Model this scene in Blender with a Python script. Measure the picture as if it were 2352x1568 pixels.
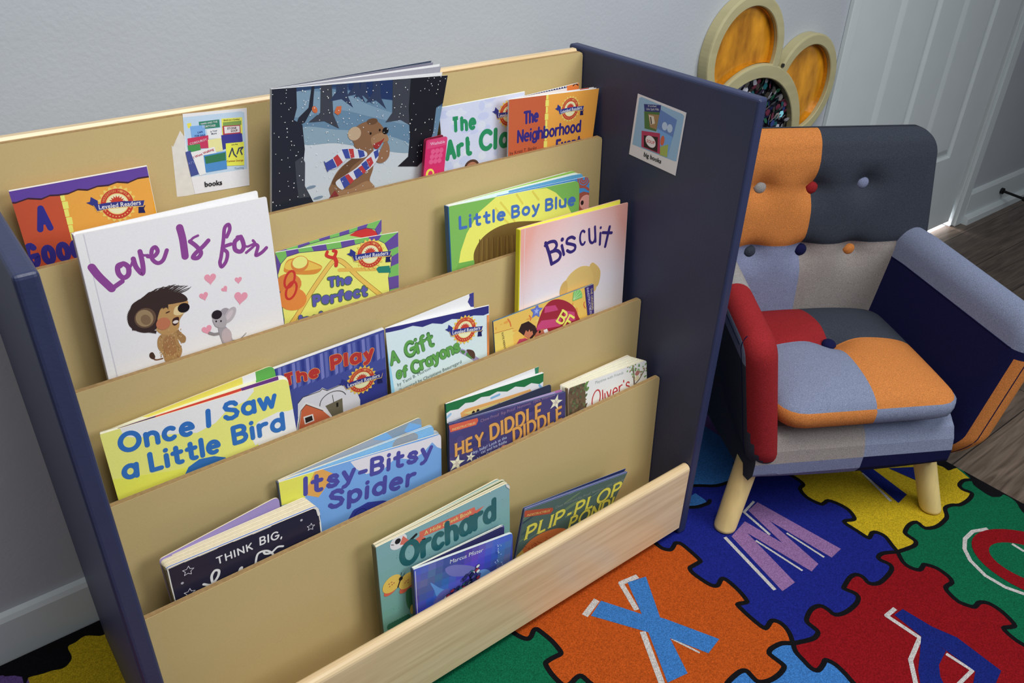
import bpy, bmesh, math, random
from mathutils import Vector, Matrix
from mathutils.geometry import tessellate_polygon
random.seed(7)
for o in list(bpy.data.objects): bpy.data.objects.remove(o)
S = bpy.context.scene
COL = S.collection
# ------------------------------------------------------------------ camera
CAM = Vector((-0.07196, -1.07347, 1.12446)); ROT = (1.01407, -0.02993, -0.66347); FPX = 1899.48
cd = bpy.data.cameras.new('camera'); cam = bpy.data.objects.new('camera', cd); COL.objects.link(cam)
cam.location = CAM; cam.rotation_euler = ROT
cd.sensor_width = 36.0; cd.lens = FPX*36/2352; cd.clip_start = .02
S.camera = cam
# ------------------------------------------------------------------ world, lights, exposure
S.view_settings.view_transform = 'Standard'; S.view_settings.look = 'None'
S.view_settings.gamma = 1; S.view_settings.use_curve_mapping = False
S.view_settings.exposure = 0.0
w = bpy.data.worlds.new('room_ambient'); S.world = w; w.use_nodes = True
bg = w.node_tree.nodes['Background']; bg.inputs[0].default_value = (.80, .87, 1, 1); bg.inputs[1].default_value = .15
def area(name, loc, target, sx, sy, power, color, spread=180):
    l = bpy.data.lights.new(name, 'AREA'); l.shape = 'RECTANGLE'; l.size = sx; l.size_y = sy
    l.energy = power; l.color = color; l.spread = math.radians(spread)
    o = bpy.data.objects.new(name, l); COL.objects.link(o); o.location = loc
    o.rotation_euler = (Vector(target)-Vector(loc)).to_track_quat('-Z', 'Y').to_euler()
    return o
area('window_daylight', (1.7, -2.4, 1.9), (0.4, -.1, .4), 1.2, 1.0, 13.5, (.92, .96, 1), 115)
area('ceiling_lamp', (0.62, -1.1, 2.5), (0.5, -.6, 0), 1.2, .7, 18.5, (1, .985, .95), 128)
area('ceiling_lamp_left', (-.75, -1.25, 2.5), (-.5, -.4, 0), 1.0, .7, 5.5, (1, .985, .95), 140)
area('doorway_daylight', (2.45, .75, .30), (2.45, .06, -.01), .9, .35, 60, (1, .96, .98))
# ------------------------------------------------------------------ helpers
def lin(c):
    c = c/255.
    return c/12.92 if c <= .04045 else ((c+.055)/1.055)**2.4
def rgb(c, gain=1.0, desat=0.):
    L = [lin(v)/gain for v in c]; y = .3*L[0]+.6*L[1]+.1*L[2]
    return tuple(min(.92, v+(y-v)*desat) for v in L)+(1,)
def unproject(u, v, n, d):
    R = cam.rotation_euler.to_matrix()
    dr = R @ Vector(((u-1176)/FPX, -(v-784)/FPX, -1.))
    n = Vector(n)
    return CAM + dr*((d-n.dot(CAM))/n.dot(dr))
MATS = {}
def material(name, color=None, rough=.5, spec=.4, noise=0., nscale=60, bump=0., bscale=200, metallic=0., attr=False, stretch=None, coat=0., dark=None):
    if name in MATS: return MATS[name]
    m = bpy.data.materials.new(name); m.use_nodes = True; nt = m.node_tree; N = nt.nodes; L = nt.links
    b = N['Principled BSDF']; b.inputs['Roughness'].default_value = rough; b.inputs['Metallic'].default_value = metallic
    b.inputs['Specular IOR Level'].default_value = spec; b.inputs['Coat Weight'].default_value = coat
    tc = N.new('ShaderNodeTexCoord'); mp = N.new('ShaderNodeMapping'); L.new(tc.outputs['Object'], mp.inputs['Vector'])
    if stretch: mp.inputs['Scale'].default_value = stretch
    src = None
    if attr:
        a = N.new('ShaderNodeAttribute'); a.attribute_name = 'Col'; src = a.outputs['Color']
    if noise > 0:
        t = N.new('ShaderNodeTexNoise'); t.inputs['Scale'].default_value = nscale; t.inputs['Detail'].default_value = 5
        L.new(mp.outputs['Vector'], t.inputs['Vector'])
        mx = N.new('ShaderNodeMix'); mx.data_type = 'RGBA'; mx.blend_type = 'MULTIPLY'; mx.inputs['Factor'].default_value = 1
        r = N.new('ShaderNodeValToRGB'); r.color_ramp.elements[0].position = .3; r.color_ramp.elements[1].position = .7
        lo, hi = 1-noise, 1+noise*.5
        dk = dark or (1, 1, 1)
        r.color_ramp.elements[0].color = (lo*dk[0], lo*dk[1], lo*dk[2], 1); r.color_ramp.elements[1].color = (hi, hi, hi, 1)
        L.new(t.outputs['Fac'], r.inputs['Fac']); L.new(r.outputs['Color'], mx.inputs['B'])
        if src: L.new(src, mx.inputs['A'])
        else: mx.inputs['A'].default_value = color
        L.new(mx.outputs['Result'], b.inputs['Base Color'])
    elif src: L.new(src, b.inputs['Base Color'])
    else: b.inputs['Base Color'].default_value = color
    if bump > 0:
        t2 = N.new('ShaderNodeTexNoise'); t2.inputs['Scale'].default_value = bscale; t2.inputs['Detail'].default_value = 3
        L.new(mp.outputs['Vector'], t2.inputs['Vector'])
        bp = N.new('ShaderNodeBump'); bp.inputs['Strength'].default_value = bump; bp.inputs['Distance'].default_value = .002
        L.new(t2.outputs['Fac'], bp.inputs['Height']); L.new(bp.outputs['Normal'], b.inputs['Normal'])
    MATS[name] = m
    return m
GAIN = .74
class MB:
    """collects faces (with an optional colour each) and links them as ONE mesh object"""
    def __init__(s): s.v = []; s.f = []; s.c = []
    def face(s, pts, col=None):
        i = len(s.v); s.v += [tuple(p) for p in pts]; s.f.append(tuple(range(i, i+len(pts)))); s.c.append(col)
    def grid(s, P, col=None, wrap=False):
        n, m = len(P), len(P[0]); i0 = len(s.v)
        for r in P: s.v += [tuple(p) for p in r]
        for i in range(n-1):
            for j in range(m if wrap else m-1):
                k = (j+1) % m
                s.f.append((i0+i*m+j, i0+i*m+k, i0+(i+1)*m+k, i0+(i+1)*m+j))
                s.c.append(col(i, j) if callable(col) else col)
    def box(s, a, b, col=None):
        x0, y0, z0 = a; x1, y1, z1 = b
        V = [(x0,y0,z0),(x1,y0,z0),(x1,y1,z0),(x0,y1,z0),(x0,y0,z1),(x1,y0,z1),(x1,y1,z1),(x0,y1,z1)]
        s.hexa(V, col)
    def hexa(s, V, col=None):
        i = len(s.v); s.v += [tuple(p) for p in V]
        for f in ((3,2,1,0),(4,5,6,7),(0,1,5,4),(1,2,6,5),(2,3,7,6),(3,0,4,7)):
            s.f.append(tuple(i+k for k in f)); s.c.append(col)
    def prism(s, front, back, colf=None, cole=None, colb=None):
        n = len(front); i = len(s.v); s.v += [tuple(p) for p in front]+[tuple(p) for p in back]
        s.f.append(tuple(range(i, i+n))); s.c.append(colf)
        s.f.append(tuple(range(i+2*n-1, i+n-1, -1))); s.c.append(colb if colb else cole)
        for k in range(n):
            q = (k+1) % n
            s.f.append((i+k, i+n+k, i+n+q, i+q)); s.c.append(cole)
    def tube(s, pts, r, n=10, col=None, cap=True):
        pts = [Vector(p) for p in pts]; rings = []
        for i, p in enumerate(pts):
            t = (pts[min(i+1, len(pts)-1)]-pts[max(i-1, 0)]).normalized()
            a = t.cross(Vector((0, 0, 1)) if abs(t.z) < .9 else Vector((1, 0, 0))).normalized(); b = t.cross(a)
            rr = r[i] if isinstance(r, (list, tuple)) else r
            rings.append([p+(a*math.cos(2*math.pi*k/n)+b*math.sin(2*math.pi*k/n))*rr for k in range(n)])
        s.grid(rings, col, wrap=True)
        if cap:
            s.face(rings[0], col); s.face(rings[-1][::-1], col)
    def build(s, name, mat, parent=None, smooth=False, bevel=0., weld=False, seg=2, origin=None):
        me = bpy.data.meshes.new(name)
        v = s.v
        if origin is not None: v = [tuple(Vector(p)-Vector(origin)) for p in v]
        me.from_pydata(v, [], s.f); me.materials.append(mat)
        if any(c is not None for c in s.c):
            at = me.color_attributes.new('Col', 'FLOAT_COLOR', 'CORNER'); k = 0
            for f, c in zip(s.f, s.c):
                for j in range(len(f)):
                    at.data[k].color = (c[j] if isinstance(c, list) else c) or (1, 1, 1, 1); k += 1
        bm = bmesh.new(); bm.from_mesh(me)
        if weld: bmesh.ops.remove_doubles(bm, verts=bm.verts, dist=1e-5)
        bmesh.ops.recalc_face_normals(bm, faces=bm.faces)
        bm.to_mesh(me); bm.free()
        if smooth: me.polygons.foreach_set('use_smooth', [True]*len(me.polygons))
        o = bpy.data.objects.new(name, me); COL.objects.link(o)
        if origin is not None: o.location = origin
        if parent is not None: o.parent = parent
        if bevel > 0:
            b = o.modifiers.new('bevel', 'BEVEL'); b.width = bevel; b.segments = seg; b.limit_method = 'ANGLE'; b.angle_limit = .6
            b.harden_normals = False
        return o
def tag(o, label, cat, group=None):
    o['label'] = label; o['category'] = cat
    if group: o['group'] = group
    return o
def thing(name, label, cat, loc=(0, 0, 0), rz=0, group=None):
    o = bpy.data.objects.new(name, None); COL.objects.link(o); o.location = loc; o.rotation_euler = (0, 0, rz)
    o.empty_display_size = .05
    return tag(o, label, cat, group)
def structure(o): o['kind'] = 'structure'; return o
# ------------------------------------------------------------------ the room
WY = .057; FZ = -.008
wall_m = material('wall_paint', rgb((175, 180, 186), .86), .75, .25, noise=.03, nscale=9, bump=.25, bscale=160)
white_m = material('white_trim_paint', rgb((196, 204, 206), .80), .4, .4, noise=.02, nscale=14)
def planks():
    m = bpy.data.materials.new('floor_planks'); m.use_nodes = True; N = m.node_tree.nodes; L = m.node_tree.links
    b = N['Principled BSDF']; b.inputs['Roughness'].default_value = .38
    tc = N.new('ShaderNodeTexCoord'); br = N.new('ShaderNodeTexBrick'); L.new(tc.outputs['Object'], br.inputs['Vector'])
    br.offset = .37; br.inputs['Scale'].default_value = 1; br.inputs['Brick Width'].default_value = 1.2; br.inputs['Row Height'].default_value = .15
    br.inputs['Mortar Size'].default_value = .0015; br.inputs['Color1'].default_value = rgb((112, 98, 86), .9); br.inputs['Color2'].default_value = rgb((96, 84, 74), .9)
    br.inputs['Mortar'].default_value = rgb((48, 40, 34))
    mp = N.new('ShaderNodeMapping'); mp.inputs['Scale'].default_value = (2.2, 26, 1); L.new(tc.outputs['Object'], mp.inputs['Vector'])
    nz = N.new('ShaderNodeTexNoise'); nz.inputs['Scale'].default_value = 2.2; nz.inputs['Detail'].default_value = 7; nz.inputs['Distortion'].default_value = 1.4
    L.new(mp.outputs['Vector'], nz.inputs['Vector'])
    rp = N.new('ShaderNodeValToRGB'); rp.color_ramp.elements[0].position = .32; rp.color_ramp.elements[0].color = (.45, .42, .40, 1); rp.color_ramp.elements[1].position = .66; rp.color_ramp.elements[1].color = (1.12, 1.1, 1.08, 1)
    L.new(nz.outputs['Fac'], rp.inputs['Fac'])
    mx = N.new('ShaderNodeMix'); mx.data_type = 'RGBA'; mx.blend_type = 'MULTIPLY'; mx.inputs['Factor'].default_value = 1
    L.new(br.outputs['Color'], mx.inputs['A']); L.new(rp.outputs['Color'], mx.inputs['B']); L.new(mx.outputs['Result'], b.inputs['Base Color'])
    return m
b = MB(); b.box((-1.6, -3.0, FZ-.05), (3.6, WY+.012, FZ)); structure(b.build('floor', planks()))
b = MB(); b.box((-1.6, WY, FZ), (1.868, WY+.09, 2.6)); b.box((2.785, WY, FZ), (3.6, WY+.09, 2.6)); b.box((1.868, WY, 2.06), (2.785, WY+.09, 2.6))
structure(b.build('wall_back', wall_m))
b = MB(); b.box((3.45, -.9, FZ), (3.55, WY, 2.6)); structure(b.build('wall_right', wall_m))
b = MB(); b.box((1.868, WY+.012, FZ-.05), (2.785, 1.5, FZ-.002))
structure(b.build('floor_outside', material('outside_concrete', rgb((220, 215, 215)), .8, .2, noise=.1, nscale=20)))
# baseboards with a shoe moulding
def baseboard(name, x0, x1, shoe=False):
    b = MB(); P = [(.0435, FZ), (.0435, .076), (.047, .084), (WY, .086), (WY, FZ)]
    if shoe: P = [(.026, FZ), (.027, .012), (.034, .02), (.0435, .021), (.0435, .098), (.048, .107), (WY, .109), (WY, FZ)]
    b.prism([(x0, y, z) for y, z in P], [(x1, y, z) for y, z in P])
    return structure(b.build(name, white_m))
baseboard('baseboard_back', -1.6, 1.829); baseboard('baseboard_right', 2.842, 3.45, True)
# door casing
b = MB()
b.box((1.829, WY-.012, FZ), (1.862, WY, 2.1)); b.box((1.862, WY-.006, FZ), (1.872, WY+.08, 2.1))
structure(b.build('trim_1', white_m, bevel=.002))
b = MB(); b.box((2.796, WY-.012, FZ), (2.842, WY, 2.1)); b.box((2.782, WY-.004, FZ+.004), (2.796, WY+.08, 2.1)); b.box((2.768, WY+.043, .062), (2.783, WY+.06, 2.1))
structure(b.build('trim_2', white_m, bevel=.002))
# panelled door with a gap of daylight underneath
def door():
    x0, x1, z0, z1 = 1.874, 2.771, .013, 2.05; yf = WY+.004; b = MB()
    xs = [(2.071, 2.286), (2.408, 2.625)]; zs = [(.268, .93), (1.08, 1.86)]
    X = [x0]+[v for p in xs for v in p]+[x1]; Z = [z0]+[v for p in zs for v in p]+[z1]
    for i in range(5):
        for j in range(5):
            a, c, e, g = X[i], X[i+1], Z[j], Z[j+1]
            if i % 2 == 1 and j % 2 == 1:
                R = [(0, 0), (.006, .007), (.012, .008), (.03, .002), (.034, .001)]
                rings = [[(a+k, yf+d, e+k), (c-k, yf+d, e+k), (c-k, yf+d, g-k), (a+k, yf+d, g-k)] for k, d in R]
                b.grid(rings, wrap=True); b.face(rings[-1])
            else: b.face([(a, yf, e), (c, yf, e), (c, yf, g), (a, yf, g)])
    b.face([(x0, yf, z0), (x1, yf, z0), (x1, yf+.038, z0), (x0, yf+.038, z0)])
    b.face([(x0, yf+.038, z0), (x1, yf+.038, z0), (x1, yf+.038, z1), (x0, yf+.038, z1)])
    for x in (x0, x1): b.face([(x, yf, z0), (x, yf+.038, z0), (x, yf+.038, z1), (x, yf, z1)])
    b.face([(x0, yf, z1), (x1, yf, z1), (x1, yf+.038, z1), (x0, yf+.038, z1)])
    o = structure(b.build('door_1', white_m, weld=True))
door()
b = MB(); b.tube([(3.085, .0435, .062), (3.085, .034, .062)], .011, 14); b.tube([(3.085, .034, .062), (3.085, -.035, .058)], .0045, 10); b.tube([(3.085, -.035, .058), (3.085, -.05, .057)], .008, 12)
dk = material('black_rubber', rgb((22, 22, 24)), .6, .3, noise=.1, nscale=80)
tag(b.build('door_stop', dk), 'black rod door stop sticking out of the white baseboard', 'door stop')
# ------------------------------------------------------------------ the book display shelf
W, D, H, T = .90, .3954, .81874, .020
PY = [-.0375, -.10006, -.16672, -.23089, -.29671]; PZ = [.81224, .68679, .55816, .43475, .30777]; LEAN = .046
ZF = .16814; TH = .0075
POCK = [.112, .112, .112, .112, .138]
def panel_y(i, z): return PY[i]-LEAN*(PZ[i]-z) if i < 5 else -D
navy_m = material('navy_paint', rgb((43, 50, 80), .80), .42, .45, noise=.05, nscale=30, bump=.12, bscale=300)
tan_m = material('tan_laminate', rgb((186, 165, 116), .79), .42, .4, noise=.035, nscale=420)
edge_m = material('mdf_edge', rgb((150, 122, 82), .80), .7, .2, noise=.2, nscale=200)
maple_m = material('maple_wood', rgb((214, 192, 154), .82), .3, .5, noise=.13, nscale=5, stretch=(1.2, 22, 22), dark=(1, .93, .84))
shelf = thing('book_display_shelf', 'tan book display shelf with navy side panels and five rising pockets of picture books', 'bookshelf', (W/2, -D/2, 0))
def child(b, name, mat, parent, **k):
    o = b.build(name, mat, None, **k); o.parent = parent
    if parent.parent is None: o.matrix_parent_inverse = Matrix.Translation(parent.location).inverted()
    return o
for x0, x1 in ((-T, 0), (W, W+T)):
    b = MB(); b.box((x0, -D, 0), (x1, 0, H)); child(b, 'side_panel', navy_m, shelf, bevel=.0045, seg=3)
for i in range(5):
    zl = (PZ[i+1] if i < 4 else ZF)-POCK[i]; zg = zl-.007
    b = MB(); y0 = PY[i]; y1 = panel_y(i, zl); r = .006; e = .0012
    # front outline with eased top corners, a hair proud of the navy sides
    F = [(e, zg-.007), (W-e, zg-.007), (W-e, PZ[i]-r), (W-e-r*.3, PZ[i]-r*.3), (W-e-r, PZ[i]), (e+r, PZ[i]), (e+r*.3, PZ[i]-r*.3), (e, PZ[i]-r)]
    fr = [(x, panel_y(i, z), z) for x, z in F]; bk = [(x, y+TH, z) for x, y, z in fr]
    b.prism(fr, bk)
    child(b, 'divider_panel', tan_m, shelf)
    # bare board edge along the top of the divider
    b = MB(); b.box((e+r, PY[i]+.0006, PZ[i]), (W-e-r, PY[i]+TH-.0006, PZ[i]+.0004)); child(b, 'panel_edge', edge_m, shelf)
    # the ledge the books stand on
    b = MB(); yb = panel_y(i, zl)+TH; yf = panel_y(i+1, zl)+(TH if i < 4 else .019)
    b.box((e, yf, zg-.007), (W-e, yb, zg)); child(b, 'ledge', tan_m, shelf)
# maple rail behind the top divider
b = MB(); y0, y1 = PY[0]+TH+.0002, PY[0]+TH+.019; zt = PZ[0]+.004; r = .008
P = [(y0, zt-.075), (y0, zt-r*.4), (y0+r*.3, zt), (y1-r, zt), (y1-r*.3, zt-r*.3), (y1, zt-r), (y1, zt-.075)]
b.prism([(0.001, y, z) for y, z in P], [(W-.008, y, z) for y, z in P]); child(b, 'top_rail', maple_m, shelf)
# maple front board with a round top edge
b = MB(); P = []; th = .019
for k in range(9):
    a = math.pi*k/8
    P.append((-D+.0005+th/2-th/2*math.cos(a), ZF-.0095+.0095*math.sin(a)))
P = [(-D+.0005, .0178)]+P+[(-D+.0005+th, .0178)]
b.prism([(.001, y, z) for y, z in P], [(W-.0012, y, z) for y, z in P]); child(b, 'front_board', maple_m, shelf, bevel=.001)
b = MB(); b.box((.001, -D+.02, .006), (W-.001, -.012, .0155)); child(b, 'bottom_board', tan_m, shelf)
b = MB(); b.box((.001, -.010, .03), (W-.001, -.003, .735)); child(b, 'back_panel', tan_m, shelf)
# ------------------------------------------------------------------ lettering
def arc(cx, cy, rx, ry, a0, a1, n=16):
    return [(cx+rx*math.cos(math.radians(a0+(a1-a0)*i/n)), cy+ry*math.sin(math.radians(a0+(a1-a0)*i/n))) for i in range(n+1)]
bowl = arc(.28, .34, .28, .34, 0, 360, 22)
GL = {
 'a': (.56, [bowl, [(.56, .68), (.56, 0)]]), 'b': (.56, [bowl, [(0, 1), (0, 0)]]), 'c': (.5, [arc(.28, .34, .28, .34, 48, 312)]),
 'd': (.56, [bowl, [(.56, 1), (.56, 0)]]), 'e': (.56, [[(.02, .36), (.55, .36)], arc(.28, .34, .28, .34, 4, 300, 20)]),
 'f': (.44, [[(.19, 0), (.19, .8)]+arc(.37, .8, .18, .2, 180, 75, 7), [(0, .64), (.44, .64)]]),
 'g': (.56, [bowl, [(.56, .68), (.56, -.04)]+arc(.28, -.04, .28, .24, 0, -155, 10)]),
 'h': (.52, [[(0, 1), (0, 0)], arc(.26, .40, .26, .28, 180, 0, 10)+[(.52, 0)]]),
 'i': (.02, [[(0, .66), (0, 0)], [(0, .97), (0.001, .98)]]), 'k': (.46, [[(0, 1), (0, 0)], [(.42, .66), (.04, .3)], [(.16, .4), (.46, 0)]]),
 'l': (0.02, [[(0, 1), (0, 0)]]), 'n': (.52, [[(0, .68), (0, 0)], arc(.26, .40, .26, .28, 180, 0, 10)+[(.52, 0)]]),
 'm': (.86, [[(0, .68), (0, 0)], arc(.215, .44, .215, .24, 180, 0, 8)+[(.43, 0)], arc(.645, .44, .215, .24, 180, 0, 8)+[(.86, 0)]]),
 'o': (.56, [bowl]), 'p': (.56, [bowl, [(0, .68), (0, -.3)]]), 'r': (.34, [[(0, .68), (0, 0)], arc(.3, .36, .3, .31, 180, 75, 8)]),
 's': (.46, [[(.44, .55), (.36, .65), (.23, .68), (.09, .63), (.04, .51), (.12, .4), (.25, .35), (.40, .28), (.46, .16), (.38, .04), (.22, 0), (.07, .04), (0, .14)]]),
 't': (.44, [[(.18, .94), (.18, .16)]+arc(.34, .16, .16, .16, 180, 270, 6)+[(.42, .01)], [(0, .64), (.42, .64)]]),
 'u': (.52, [[(0, .68), (0, .26)]+arc(.26, .26, .26, .26, 180, 360, 10), [(.52, .68), (.52, 0)]]),
 'v': (.5, [[(0, .68), (.25, 0), (.5, .68)]]), 'w': (.8, [[(0, .68), (.2, 0), (.4, .64), (.6, 0), (.8, .68)]]),
 'y': (.52, [[(0, .68), (.27, .04)], [(.52, .68), (.22, -.14), (.1, -.26), (.0, -.28)]]),
 'A': (.7, [[(0, 0), (.35, 1), (.7, 0)], [(.13, .34), (.57, .34)]]),
 'B': (.58, [[(0, 1), (0, 0)], [(0, 1), (.3, 1)]+arc(.3, .76, .24, .24, 90, -90, 8)+[(0, .52)], [(.3, .52)]+arc(.3, .26, .28, .26, 90, -90, 8)+[(0, 0)]]),
 'C': (.72, [arc(.44, .5, .44, .5, 46, 314, 18)]), 'D': (.66, [[(0, 1), (0, 0)], [(0, 1), (.26, 1)]+arc(.26, .5, .4, .5, 90, -90, 14)+[(0, 0)]]),
 'E': (.5, [[(0, 1), (0, 0)], [(0, 1), (.5, 1)], [(0, .52), (.42, .52)], [(0, 0), (.5, 0)]]), 'G': (.76, [arc(.44, .5, .44, .5, 46, 350, 18)+[(.84, .46), (.5, .46)]]),
 'H': (.62, [[(0, 1), (0, 0)], [(.62, 1), (.62, 0)], [(0, .5), (.62, .5)]]), 'I': (.02, [[(0, 1), (0, 0)]]),
 'K': (.58, [[(0, 1), (0, 0)], [(.54, 1), (.04, .45)], [(.2, .6), (.58, 0)]]), 'L': (.48, [[(0, 1), (0, 0)], [(0, 0), (.48, 0)]]),
 'N': (.64, [[(0, 0), (0, 1), (.64, 0), (.64, 1)]]), 'O': (.86, [arc(.43, .5, .43, .5, 0, 360, 26)]),
 'P': (.56, [[(0, 1), (0, 0)], [(0, 1), (.28, 1)]+arc(.28, .73, .27, .27, 90, -90, 9)+[(0, .46)]]),
 'S': (.6, [[(.58, .82), (.48, .95), (.3, 1), (.12, .95), (.04, .79), (.1, .64), (.3, .54), (.5, .45), (.6, .28), (.53, .09), (.32, 0), (.12, .04), (0, .18)]]),
 'T': (.6, [[(0, 1), (.6, 1)], [(.3, 1), (.3, 0)]]), 'Y': (.6, [[(0, 1), (.3, .5), (.6, 1)], [(.3, .5), (.3, 0)]]), 'R': (.58, [[(0, 1), (0, 0)], [(0, 1), (.28, 1)]+arc(.28, .74, .27, .26, 90, -90, 9)+[(0, .48)], [(.26, .48), (.58, 0)]]),
 'M': (.8, [[(0, 0), (0, 1), (.4, .2), (.8, 1), (.8, 0)]]), 'V': (.7, [[(0, 1), (.35, 0), (.7, 1)]]), 'W': (1., [[(0, 1), (.25, 0), (.5, .9), (.75, 0), (1, 1)]]), 'X': (.6, [[(0, 1), (.6, 0)], [(.6, 1), (0, 0)]]),
 'U': (.62, [[(0, 1), (0, .3)]+arc(.31, .3, .31, .3, 180, 360, 10)+[(.62, 1)]]), 'J': (.4, [[(.4, 1), (.4, .2)]+arc(.2, .2, .2, .2, 0, -170, 8)]), 'Q': (.86, [arc(.43, .5, .43, .5, 0, 360, 26), [(.55, .25), (.85, -.05)]]), 'Z': (.6, [[(0, 1), (.6, 1), (0, 0), (.6, 0)]]),
 ',': (.1, [[(.07, .02), (0, -.18)]]), '.': (.02, [[(0, 0), (.001, .01)]]), '-': (.3, [[(0, .36), (.3, .36)]]), '!': (.02, [[(0, 1), (0, .32)], [(0, 0), (.001, .01)]]), "'": (.02, [[(0, 1), (0, .8)]]),
 'j': (.1, [[(.1, .68), (.1, -.1), (0, -.26)]]), 'q': (.56, [bowl, [(.56, .68), (.56, -.3)]]), 'x': (.46, [[(0, .68), (.46, 0)], [(.46, .68), (0, 0)]]), 'z': (.46, [[(0, .68), (.46, .68), (0, 0), (.46, 0)]]),
}
def smooth_line(pts, closed=False, k=6):
    P = [Vector((p[0], p[1], 0)) for p in pts]; n = len(P); out = []
    if n < 3: return [(p.x, p.y) for p in P]
    for i in range(n if closed else n-1):
        if closed: a, b, c, d = P[i-1], P[i], P[(i+1) % n], P[(i+2) % n]
        else: a, b, c, d = P[max(i-1, 0)], P[i], P[i+1], P[min(i+2, n-1)]
        for j in range(k):
            t = j/k
            q = .5*((2*b)+(-a+c)*t+(2*a-5*b+4*c-d)*t*t+(-a+3*b-3*c+d)*t**3)
            out.append((q.x, q.y))
    if not closed: out.append((P[-1].x, P[-1].y))
    return out
FONT_CACHE = {}
def font_tris(body, bold=0.):
    """triangles of a line of plain sans lettering, from Blender's own built-in typeface"""
    key = (body, bold)
    if key in FONT_CACHE: return FONT_CACHE[key]
    cu = bpy.data.curves.new('lettering', 'FONT'); cu.body = body; cu.size = 1; cu.offset = bold; cu.resolution_u = 2
    ob = bpy.data.objects.new('lettering', cu); COL.objects.link(ob)
    dg = bpy.context.evaluated_depsgraph_get(); ev = ob.evaluated_get(dg); me = ev.to_mesh()
    V = [(v.co.x, v.co.y) for v in me.vertices]; T = [[V[i] for i in p.vertices] for p in me.polygons]
    ev.to_mesh_clear(); bpy.data.objects.remove(ob); bpy.data.curves.remove(cu)
    FONT_CACHE[key] = T
    return T
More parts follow.
